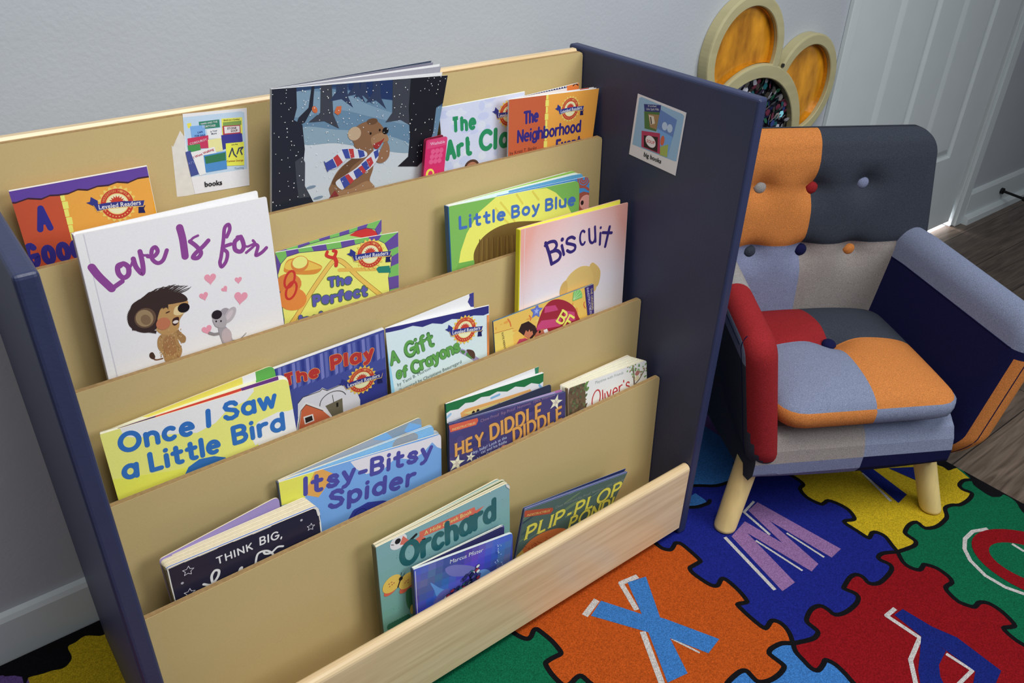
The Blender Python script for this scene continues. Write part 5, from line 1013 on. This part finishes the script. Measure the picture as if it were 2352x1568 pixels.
# ------------------------------------------------------------------ alphabet puzzle rug
rug_m = material('rug_pile', None, .95, .08, attr=True, noise=.42, nscale=480, bump=1., bscale=700)
RG = .95
c4, c5, c0 = crop(1450, 1040, 2.6075), crop(900, 1150, 2.6133), crop(0, 1000, 2.76)
RX1, RX0, RY1, RY0 = 1.53, -.62, .0405, -1.66; CELL = .334
rs = Sheet((RX0, RY1, -.0012), (RX1, RY1, -.0012), (RX1, RY0, -.0012), (RX0, RY0, -.0012), (0, 0, 1)); rs.dz = 2e-5
def rc(c): return rgb(c, RG)
RC = {'blue': rc((30, 40, 134)), 'orange': rc((190, 84, 28)), 'green': rc((16, 106, 72)), 'red': rc((142, 20, 28)), 'yellow': rc((206, 176, 36)), 'sky': rc((62, 124, 196)), 'purple': rc((110, 84, 150)), 'black': rc((20, 20, 24)), 'white': rc((206, 202, 200)), 'mauve': rc((152, 114, 166)), 'navy': rc((26, 40, 120))}
def W2(pts): return [(x-RX0, y-RY1) for x, y in pts]
def flr(pts, c): return rs.P(pts, c)
# traced seams between the puzzle pieces, in order along each grid line
seam = {}
seam['OB'] = [(145,540),(185,570),(230,580),(250,565),(265,540),(300,545),(350,585),(410,640),(405,655),(370,675),(350,690),(370,720),(440,770),(490,795),(520,790),(540,755),(570,760),(640,820),(690,880),(685,895),(640,905),(650,925),(720,990),(790,1045),(815,1040),(840,1005),(880,1010),(920,1040),(950,1085),(968,1140)]
seam['BR'] = [(968,1140),(1080,1115),(1115,1085),(1110,1060),(1060,1020),(1050,990),(1080,935),(1130,915),(1175,935),(1220,968),(1280,955),(1340,910),(1360,870),(1340,840),(1280,815),(1275,800),(1310,745),(1350,728),(1390,745),(1425,780),(1480,780),(1530,740),(1560,695),(1545,665),(1490,640),(1480,620),(1510,600),(1595,592)]
seam['RG'] = [(1595,592),(1625,650),(1670,685),(1725,700),(1745,680),(1760,668),(1830,690),(1900,740),(1920,775),(1885,800),(1895,830),(1960,890),(2040,920),(2065,915),(2085,895),(2140,900),(2220,950),(2290,1020),(2285,1040),(2240,1045),(2235,1060),(2290,1110),(2352,1150),(2450,1200)]
seam['BY'] = [(850,80),(930,120),(1000,160),(1030,190),(1010,215),(1050,265),(1130,305),(1155,300),(1180,285),(1240,305),(1300,340),(1335,385),(1325,400),(1285,405),(1280,420),(1350,465),(1420,508),(1440,480),(1470,475),(1520,500),(1560,550),(1595,592)]
seam['YG'] = [(1595,592),(1660,570),(1700,550),(1700,525),(1650,490),(1640,470),(1665,430),(1710,415),(1760,450),(1830,440),(1880,400),(1890,375),(1880,330),(1920,312),(1970,310),(2020,280),(2040,250),(2030,235),(1985,218),(1965,192),(1990,165),(2035,160)]
seam['RS'] = [(968,1140),(985,1190),(1030,1240),(1080,1290),(1120,1300),(1150,1265),(1165,1240),(1220,1265),(1280,1320),(1330,1377),(1420,1460)]
seam['OS'] = [(968,1140),(900,1140),(840,1170),(825,1195),(840,1215),(900,1260),(915,1285),(880,1330),(820,1365),(760,1370),(720,1335),(690,1305),(650,1310),(590,1360),(560,1400),(500,1460),(420,1480)]
L = {k: flr(v, c4) for k, v in seam.items()}
L['OG'] = flr([(640,720),(690,760),(730,790),(770,815),(810,828),(835,815),(850,780),(870,770),(900,790),(960,840),(1010,900),(1010,920),(970,940),(930,965),(925,985),(960,1040),(1010,1092),(1040,1110),(1070,1100),(1110,1060),(1140,1052),(1180,1085),(1260,1150),(1330,1230)], c5)
GX = lambda i: 1.201-CELL*(1-i)-RX0          # grid x of column line i (i=1 -> 1.201)
GYv = lambda j: -.670+CELL*j-RY1             # grid y of row line j (j=0 -> -.67)
rs.poly(W2([(RX0, RY1), (RX1, RY1), (RX1, RY0), (RX0, RY0)]), RC['black'], local=True)
def knob(p, q, n=3, amp=.028, flip=1):
    """generic wavy puzzle edge from p to q"""
    p, q = Vector(p), Vector(q); d = q-p; out = []; nrm = Vector((-d.y, d.x)).normalized()
    K = [(0, 0), (.09, .5), (.2, .62), (.27, .2), (.33, -.5), (.45, -.75), (.52, -.3), (.6, .4), (.72, .7), (.8, .25), (.86, -.4), (.95, -.35), (1, 0)]
    return [tuple(p+d*t+nrm*(a*amp*flip)) for t, a in K]
# cell colours, [column][row] around the traced ones; columns from x = 1.53 leftwards, rows from the wall forward
PALx = ['yellow', 'blue', 'orange', 'green', 'sky', 'red', 'purple']
fix = {(0, -1): 'green', (0, 0): 'yellow', (0, 1): 'purple', (-1, -1): 'red', (-1, 0): 'blue', (-1, 1): 'sky', (-2, -1): 'sky', (-2, 0): 'orange', (-2, 1): 'red', (-3, 0): 'green', (-3, 1): 'sky', (-3, -1): 'purple', (-4, 1): 'yellow', (-4, 0): 'red', (-5, 1): 'purple', (-5, 0): 'orange', (-6, 1): 'purple'}
for ci in range(-7, 1):
    for rj in range(-3, 2):
        x0, x1 = GX(1+ci), GX(2+ci)-(.012 if ci == 0 else 0); y0, y1 = GYv(rj), GYv(rj+1)+(.04 if rj == 1 else 0)
        rs.poly([(x0, y0), (x1, y0), (x1, y1), (x0, y1)], RC[fix.get((ci, rj), PALx[(ci*3+rj*2) % 7])], local=True, same=True)
rs.up()
def fill(name, poly): rs.poly(poly, RC[name], local=True)
sm = lambda p: smooth_line(p, False, 3)
XR = GX(2)-.004
# the traced pieces, each closed round its own seams
fill('green', sm(L['RG'])+[(GX(1)+.05, GYv(-1)), (XR, GYv(-1)), (XR, GYv(0)+.1)]+sm(L['YG'])[::-1])
fill('yellow', sm(L['BY'])+sm(L['YG'])+flr([(1950, 90), (1900, 100), (1860, 60)], c4)+[(XR-.02, GYv(1)), (GX(1), GYv(1))])
fill('red', sm(L['BR'])+sm(L['RG'])+[(GX(1)+.02, GYv(-1)), (GX(0)+.06, GYv(-1))]+sm(L['RS'])[::-1])
fill('sky', sm(L['RS'])+[(GX(0), GYv(-1)), (GX(-1), GYv(-1)), (GX(-1), GYv(-.4))]+sm(L['OS'])[::-1])
fill('orange', sm(L['OB'])+sm(L['OS'])+sm(L['OG'])[::-1]+[(GX(-1)+.01, GYv(1)), (GX(0)-.02, GYv(1))])
fill('blue', sm(L['OB'])+sm(L['BR'])+sm(L['BY'])[::-1]+[(GX(1)-.05, GYv(1)), (GX(0), GYv(1))])
fill('green', sm(L['OG'])+[(GX(-1), GYv(-.25)), (GX(-2), GYv(-.2)), (GX(-2), GYv(1)), (GX(-1), GYv(1))])
fill('sky', flr([(330, 240), (375, 235), (440, 280), (455, 300), (400, 320), (350, 326)], c4))
bw = .0085
for k in L: rs.line(sm(L[k]), bw, RC['black'], local=True)
rs.line(sm(flr([(350, 326), (400, 322), (458, 302), (470, 285)], c4)), bw, RC['black'], local=True)
cellcol = lambda ci, rj: RC[fix.get((ci, rj), PALx[(ci*3+rj*2) % 7])]
TRACED_V = {(-1, 0), (0, 0), (0, -1), (-2, 0), (-1, -1)}; TRACED_H = {(-1, 0), (0, 0), (-2, 0)}
edges = []
for ci in range(-6, 1):
    for rj in (1, 0, -1, -2):
        fl = 1 if (ci+rj) % 2 else -1
        if (ci, rj) not in TRACED_H and not (ci == 0 and rj == 1): edges.append(((GX(1+ci), GYv(rj)), (GX(2+ci)-(.02 if ci == 0 else 0), GYv(rj)), fl, cellcol(ci, rj), cellcol(ci, rj-1)))
        if (ci, rj) not in TRACED_V and not (ci >= -1 and rj == 1): edges.append(((GX(1+ci), GYv(rj)), (GX(1+ci), GYv(rj+1)-(.03 if rj == 1 else 0)), fl, cellcol(ci-1, rj), cellcol(ci, rj)))
for a_, q_, fl, lc, rc_ in edges:
    K = sm(knob(a_, q_, flip=fl)); A_ = Vector(a_); d_ = (Vector(q_)-A_).normalized(); n_ = Vector((-d_.y, d_.x))
    for sgn, cc in ((1, rc_), (-1, lc)):
        pts = []
        for k_ in K:
            v_ = Vector(k_)-A_; t_ = v_.dot(d_); o_ = v_.dot(n_); pts.append(A_+d_*t_+n_*(o_ if o_*sgn > 0 else 0)-n_*sgn*.0004)
        rs.poly([tuple(v_) for v_ in pts], cc, local=True, same=True)
rs.up()
for a_, q_, fl, lc, rc_ in edges: rs.line(sm(knob(a_, q_, flip=fl)), bw, RC['black'], local=True, same=True)
rs.up()
# scalloped black rim along the right edge and the wall
edgeR = flr([(1780, 40), (1830, 70), (1870, 85), (1900, 105), (1930, 95), (1965, 88), (2000, 120), (2035, 155), (2050, 190), (2110, 235), (2160, 262), (2210, 262), (2235, 250), (2300, 290), (2340, 350), (2400, 390), (2460, 400)], c4)
rs.poly(sm(edgeR)+[(RX1-RX0+.01, GYv(-.6)), (RX1-RX0+.01, GYv(1))], RC['black'], local=True)
edgeL = flr([(660, 1262), (630, 1270), (540, 1270), (480, 1310), (430, 1340), (455, 1400), (440, 1440), (400, 1475), (330, 1490), (270, 1510), (190, 1530), (175, 1545), (165, 1568), (120, 1600), (20, 1520), (-80, 1560), (-200, 1600)], c0)
rs.poly(sm(edgeL)+[(0, -.0), (0, .02), (.75, .02), (.75, -.02)], RC['black'], local=True)
rs.poly(flr([(-300, 1570), (0, 1530), (90, 1522), (140, 1530), (150, 1568), (120, 1640), (-300, 1900)], c0), RC['purple'], local=True)
# letters woven into the pieces, each with a white offset line
def ink(pts, col, c): rs.poly(pts, RC[col], c, same=True)
def wh(pts, c=c4, wd=.0052): rs.line(pts, wd, RC['white'], c, same=True, caps=False)
wh([(735, 290), (675, 355), (830, 490)]); wh([(930, 480), (1155, 625)], wd=.0042); wh([(745, 525), (1025, 705)], wd=.0042); wh([(560, 505), (860, 820)], wd=.007); rs.up()
ink([(755,295),(1255,575),(1200,627),(825,405),(1120,665),(1080,710),(695,480),(980,775),(905,828),(600,500),(680,410),(905,540),(700,345)], 'mauve', c4); rs.up()
wh([(1475, 453), (1375, 495), (1470, 655)], c5, .0095); wh([(1230, 595), (1158, 690)], c5, .011); wh([(1505, 785), (1620, 1095)], c5, .010); wh([(1680, 828), (1848, 912)], c5, .0035); rs.up()
ink([(1415,490),(1525,455),(1610,700),(1645,710),(1965,830),(1900,915),(1670,825),(1775,1035),(1655,1092),(1540,790),(1525,785),(1195,690),(1255,600),(1500,680)], 'sky', c5); rs.up()
wh([(1580, 932), (1528, 975), (1728, 1108), (1672, 1240), (1705, 1390)], wd=.0075); wh([(1885, 1203), (2042, 1303), (1955, 1390)], wd=.006); rs.up()
ink([(1575,970),(1625,935),(1800,1040),(1950,1105),(2215,1305),(2165,1420),(2040,1420),(2060,1310),(1880,1180),(1750,1110)], 'navy', c4); ink([(1735,1100),(1885,1185),(1842,1270),(1850,1340),(1900,1440),(1740,1440),(1718,1300),(1728,1200)], 'navy', c4); rs.up()
wh([(2135, 455), (2045, 470), (1998, 515), (1995, 575), (2030, 645), (2120, 735), (2240, 805), (2360, 848)], wd=.0075); rs.up()
def oval(cx, cz, a_, b_):
    return [(cx+a_*.411*math.cos(t)+b_*.912*math.sin(t)-RX0, cz-a_*.912*math.cos(t)+b_*.411*math.sin(t)-RY1) for t in [2*math.pi*i/40 for i in range(40)]]
outer, inner = oval(1.3882, -.8546, .1247, .0863), oval(1.3770, -.8400, .0770, .0480)
rs.poly(outer, RC['red'], local=True); rs.poly(inner, RC['green'], local=True); wh([(2280, 545), (2352, 590)], wd=.006); rs.up()
wh([(1385, 120), (1555, 290)], wd=.006); rs.up()
ink([(1345,85),(1445,95),(1650,250),(1600,300)], 'navy', c4); ink([(1540,92),(1700,85),(1712,168)], 'navy', c4); rs.up()
b = MB(); rs.into(b, RC['black'], RC['black'], .0066, RC['black'])
rug = b.build('alphabet_rug', rug_m); tag(rug, 'low pile alphabet rug of bright interlocking puzzle pieces with letters, under the shelf and armchair', 'rug')
# ------------------------------------------------------------------ child's patchwork armchair
fab = material('woven_fabric', None, .9, .12, attr=True, noise=.38, nscale=700, bump=.5, bscale=1100)
birch = material('birch_leg', rgb((206, 176, 118), .62), .45, .4, noise=.1, nscale=6, stretch=(14, 14, 1))
FG = .88
F = {k: rgb(v, FG, .10) for k, v in dict(orange=(206, 124, 46), charcoal=(58, 64, 76), slate=(126, 136, 164), lav=(126, 134, 166), beige=(146, 138, 134), red=(150, 26, 32), navy=(22, 24, 70), grey=(150, 148, 146)).items()}
OX, OY = 1.172, -.557; YAW = math.atan2(-.49, .872); CX = -.008
chair = thing('patchwork_armchair', "small child's armchair in orange, charcoal, red and blue patchwork fabric on round wooden legs", 'armchair', (OX, OY, 0), YAW)
def part(b, name, mat, parent=None, **k):
    o = b.build(name, mat, None, **k); o.parent = parent or chair; return o
def dome(pos, nrm, r, col, name='button', parent=None):
    n = Vector(nrm).normalized(); a = n.cross(Vector((0, 0, 1)) if abs(n.z) < .9 else Vector((1, 0, 0))).normalized(); c = n.cross(a); p = Vector(pos); b = MB(); R = []
    for i in range(6):
        t = i/5*math.pi/2
        R.append([p+(a*math.cos(2*math.pi*k/16)+c*math.sin(2*math.pi*k/16))*r*math.cos(t)+n*r*.62*math.sin(t) for k in range(16)])
    R = [[q-n*r*.5 for q in R[0]]]+R
    b.grid(R, col, wrap=True); return part(b, name, fab, parent, smooth=True, weld=True)
# backrest: padded slab pulled in at six buttons
def df(z): return .338+.075*(z-.3)
BT = [(-.113, .548), (-.006, .545), (.100, .552), (-.113, .417), (-.004, .416), (.101, .414)]
SX, SZ = -.006, .432; ZB, ZT, RC2 = .20, .655, .052
def hw(z):
    w_ = .290-.036*max(0, (z-.40)/.25)
    if z > ZT-RC2: w_ -= RC2-math.sqrt(max(0, RC2**2-(z-(ZT-RC2))**2))
    return w_
nx, nz = 44, 50
us = sorted(set([-1+2*i/nx for i in range(nx+1)]+[-.985, .985, -.965, .965]))
zs_ = sorted(set([ZB+(ZT-ZB-RC2)*i/36 for i in range(37)]+[ZT-RC2+RC2*math.sin(math.pi/2*i/12) for i in range(13)]+[SZ]))
ix = min(range(len(us)), key=lambda i: abs(us[i]*.28+CX-SX)); us[ix] = (SX-CX)/.28
front, backf = [], []
for z in zs_:
    fr_, bk_ = [], []
    for u in us:
        h = hw(z); x = CX+u*h; e = min(h*(1-abs(u)), (ZT-z), .05); r = .026
        o = r*math.sqrt(max(0, 1-(1-min(e/r, 1))**2))
        puff = .012*(1-abs(u)**3)*(1 if z < ZT-.05 else (ZT-z)/.05)
        tuft = 0
        for bx, bz in BT: 
            d2 = ((x-bx)**2+(z-bz)**2); tuft += .019*math.exp(-d2/.0007)+.008*math.exp(-abs(x-bx)/.035-abs(z-bz)/.006)*(1)
        seamd = .004*math.exp(-abs(z-SZ)/.006)+.003*math.exp(-abs(x-SX)/.005)
        k = min(1, e/.02)
        fr_.append((x, df(z)+.022-o-k*(puff-min(tuft, .024)-seamd), z)); bk_.append((x, df(z)+.024+o*1.3, z))
    front.append(fr_); backf.append(bk_[::-1])
def bcol(i, j):
    z = (zs_[i]+zs_[i+1])/2; x = (us[j]+us[j+1])/2*.28+CX
    if z > SZ: return F['orange'] if x < SX else F['charcoal']
    return F['lav'] if x < SX+.004 else F['beige']
b = MB(); b.grid(front, bcol); m = len(us)
b.grid(backf, lambda i, j: F['charcoal'] if zs_[i] > SZ else F['slate'])
back = part(b, 'backrest', fab, smooth=True, weld=True)
for (bx, bz), c in zip(BT, ('grey', 'red', 'lav', 'charcoal', 'navy', 'orange')): dome((bx, df(bz)+.006, bz), (0, -1, .1), .0135, F[c], parent=back)
# upholstered base
prof = [(.36, .122), (.03, .120), (.004, .126), (-.008, .146), (-.009, .172), (-.004, .195), (.006, .215), (.025, .230), (.055, .238), (.36, .240)]
xs_ = [CX-.196, CX-.185, CX-.15, CX-.08, CX-.02, CX+.012, CX+.09, CX+.15, CX+.176, CX+.188]
def bscol(i, j):
    x = (xs_[i]+xs_[i+1])/2; low = j < 4
    if low: return F['lav'] if x < CX+.012 else F['navy']
    return F['beige'] if x < CX+.012 else F['slate']
b = MB(); b.grid([[(x, d, z+(.010*((x-CX)/.21)**2 if k in (1, 2) else 0)) for k, (d, z) in enumerate(prof)] for x in xs_], bscol)
for x, fl in ((xs_[0], 0), (xs_[-1], 1)): b.face([(x, d, z) for d, z in (prof if fl else prof[::-1])], F['charcoal'])
b.face([(xs_[0], .36, .122), (xs_[-1], .36, .122), (xs_[-1], .36, .24), (xs_[0], .36, .24)], F['charcoal'])
base = part(b, 'base', fab, smooth=False, bevel=.004)
# seat cushion
def cushion():
    b = MB(); n = 30; D0, D1 = -.014, .325; hwid = .178; r = .04
    ts = sorted(set([i/n for i in range(n+1)]+[.01, .99, .5])); vs = sorted(set([i/n for i in range(n+1)]+[.01, .99, .53]))
    def half(v):
        d = D0+(D1-D0)*v; e = min(d-D0, D1-d); w_ = hwid-.012*(1-v)
        return w_-(r-math.sqrt(max(0, r*r-(r-e)**2)) if e < r else 0), d
    G = []; edge = []
    for v in vs:
        h, d = half(v); row = []
        for t in ts:
            u = 2*t-1; x = CX+.004+u*h; pv = 2*v-1
            dm = (1-abs(u)**2.6)*(1-abs(pv)**3.2); z = .284+.040*dm**.62
            z -= .020*math.exp(-((x-CX)**2+(d-.165)**2)/.0011)+.006*(math.exp(-abs(x-CX)/.006)+math.exp(-abs(d-.165)/.006))*dm
            row.append((x, d, z))
        G.append(row)
    def cc(i, j):
        l = ts[j] < .5; f = vs[i] < .53
        return (F['slate'] if l else F['orange']) if f else (F['red'] if l else F['charcoal'])
    b.grid(G, cc)
    loop = G[0]+[g[-1] for g in G[1:]]+G[-1][::-1][1:]+[g[0] for g in G[::-1]][1:-1]
    rings = [loop]
    for k, (dz, ins) in enumerate(((-.004, -.0035), (-.016, -.004), (-.028, -.002), (-.036, .006), (-.042, .03))):
        rings.append([(CX+(x-CX)*(1-ins/.17), .155+(d-.155)*(1-ins/.17), .284+dz) for x, d, z in loop])
    rings = rings; m = len(loop)
    def rcol(i, j):
        x = loop[j][0]
        return F['orange'] if x < CX+.004 else F['slate']
    b.grid(rings, rcol, wrap=True); b.face(rings[-1][::-1], F['slate'])
    o = part(b, 'seat_cushion', fab, smooth=True, weld=True); dome((CX, .166, .305), (0, -.2, 1), .0135, F['navy'], parent=o)
cushion()
# flared arms: padded walls with a rounded front and top
def arm(sd, label):
    r = .031; zb = .121; D1 = .385; rc = .045
    def xc(d, z): return .208+.205*(z-.17)-.13*max(0, d)-(.012*max(0, (.2-z)/.07) if z < .2 else 0)
    def zt(d): return .438+.022*min(1, max(0, d)/.3)
    def dfront(z): return -.018+.045*max(0, (.20-z)/.07)**1.6
    de = [0, .0008, .003, .007, .012, .018, .024, .031, .034, .045]; nu = 16
    te = [0, .0008, .003, .007, .012, .018, .024, .031, .04, .055, .07]
    ds = de+[.045+(D1+.018-.045)*k/nu for k in range(1, nu+1)]
    sides = {}
    for side in (-1, 1):
        G = []
        H = .31
        vs = [H*k/44 for k in range(44)]; vs = [v for v in vs if v < H-.075]+[H-t for t in te[::-1]]
        for v in vs:
            row = []
            for q in ds:
                d = q-.018; top = zt(d); z = zb+(top-zb)*v/H
                e_t = (H-v)*(top-zb)/H; f = q
                dd = dfront(z)+q*(D1-dfront(z))/(D1+.018)
                # round the upper front corner
                if q < rc and e_t < rc:
                    a_, b_ = rc-q, rc-e_t; L = math.hypot(a_, b_); M = max(a_, b_)
                    if L > 0: dd += a_*(1-M/L); z -= b_*(1-M/L); e = rc-M
                    else: e = rc
                else: e = min(q, e_t)
                o = r*math.sqrt(max(0, 1-(1-min(e/r, 1))**2))
                if side > 0: o *= min(1, max(0, v/.05))**.6
                x = CX+(.018 if sd > 0 else .030)+sd*(xc(dd, z)+side*o)
                row.append((x, dd, z))
            G.append(row)
        sides[side] = G
    def col(side):
        def c(i, j):
            q = (ds[j]+ds[j+1])/2; t = .31-(vs[i]+vs[i+1])/2; z = zb+(zt(q)-zb)*(.31-t)/.31
            if sd > 0:
                if side < 0: return F['slate'] if t < .060 else (F['orange'] if q < .010 and z < .37 else F['navy'])
                if t < .07: return F['slate']
                return F['orange'] if q < .034 else F['charcoal']
            if side < 0: return F['grey'] if (q > .17 and t < .07) else (F['red'] if z > .178 else F['charcoal'])
            if q < .020*min(1, max(0, (z-.180)/.09)) or (t < .018 and q < .19): return F['red']
            if t < .024 and q > .19: return F['grey']
            return F['slate'] if z > .385 else F['charcoal']
        return c
    b = MB()
    for side in (-1, 1): b.grid(sides[side], col(side))
    A, B_ = sides[-1], sides[1]
    b.grid([[A[0][j] for j in range(len(ds))], [B_[0][j] for j in range(len(ds))]], lambda i, j: F['charcoal'])
    b.grid([[A[i][-1] for i in range(len(vs))], [B_[i][-1] for i in range(len(vs))]], lambda i, j: F['charcoal'])
    o = part(b, 'armrest', fab, smooth=True, weld=True); o['label'] = label
    sb = MB(); k = len(vs)-1
    def run(side, t, j0=6): 
        i = min(range(len(vs)), key=lambda i: abs(.31-vs[i]-t)); return [sides[side][i][j] for j in range(j0, len(ds)-2)]
    if sd > 0: sb.tube(run(-1, .055), .0010, 6, F['navy']); sb.tube(run(1, .012), .0010, 6, F['navy']); sb.tube([sides[-1][i][1] for i in range(1, len(vs)-8)], .0009, 6, F['navy'])
    else: sb.tube(run(1, .031, 9)[:14], .0010, 6, F['navy']); sb.tube([sides[1][i][8] for i in range(1, len(vs)-3)], .0010, 6, F['navy'])
    part(sb, 'seam_stitching', fab, o)
arm(1, 'right armrest with navy inside and pale blue top'); arm(-1, 'left armrest with a red front edge and charcoal outside')
# splayed round legs
for (x0, y0), (x1, y1) in (((-.222, .016), (-.186, .048)), ((.208, .016), (.166, .048)), ((-.205, .355), (-.172, .325)), ((.192, .355), (.156, .325))):
    b = MB(); P = Vector((x0, y0, 0)); Q = Vector((x1, y1, .142)); n = 24; R = []
    for t, rr in ((0, .0175), (.012, .0205), (.05, .0212), (1, .0225)):
        c = P+(Q-P)*t; R.append([(c.x+rr*math.cos(2*math.pi*k/n), c.y+rr*math.sin(2*math.pi*k/n), c.z) for k in range(n)])
    b.grid(R, wrap=True); b.face(R[0][::-1]); b.face(R[-1])
    o = part(b, 'leg', birch, smooth=True)
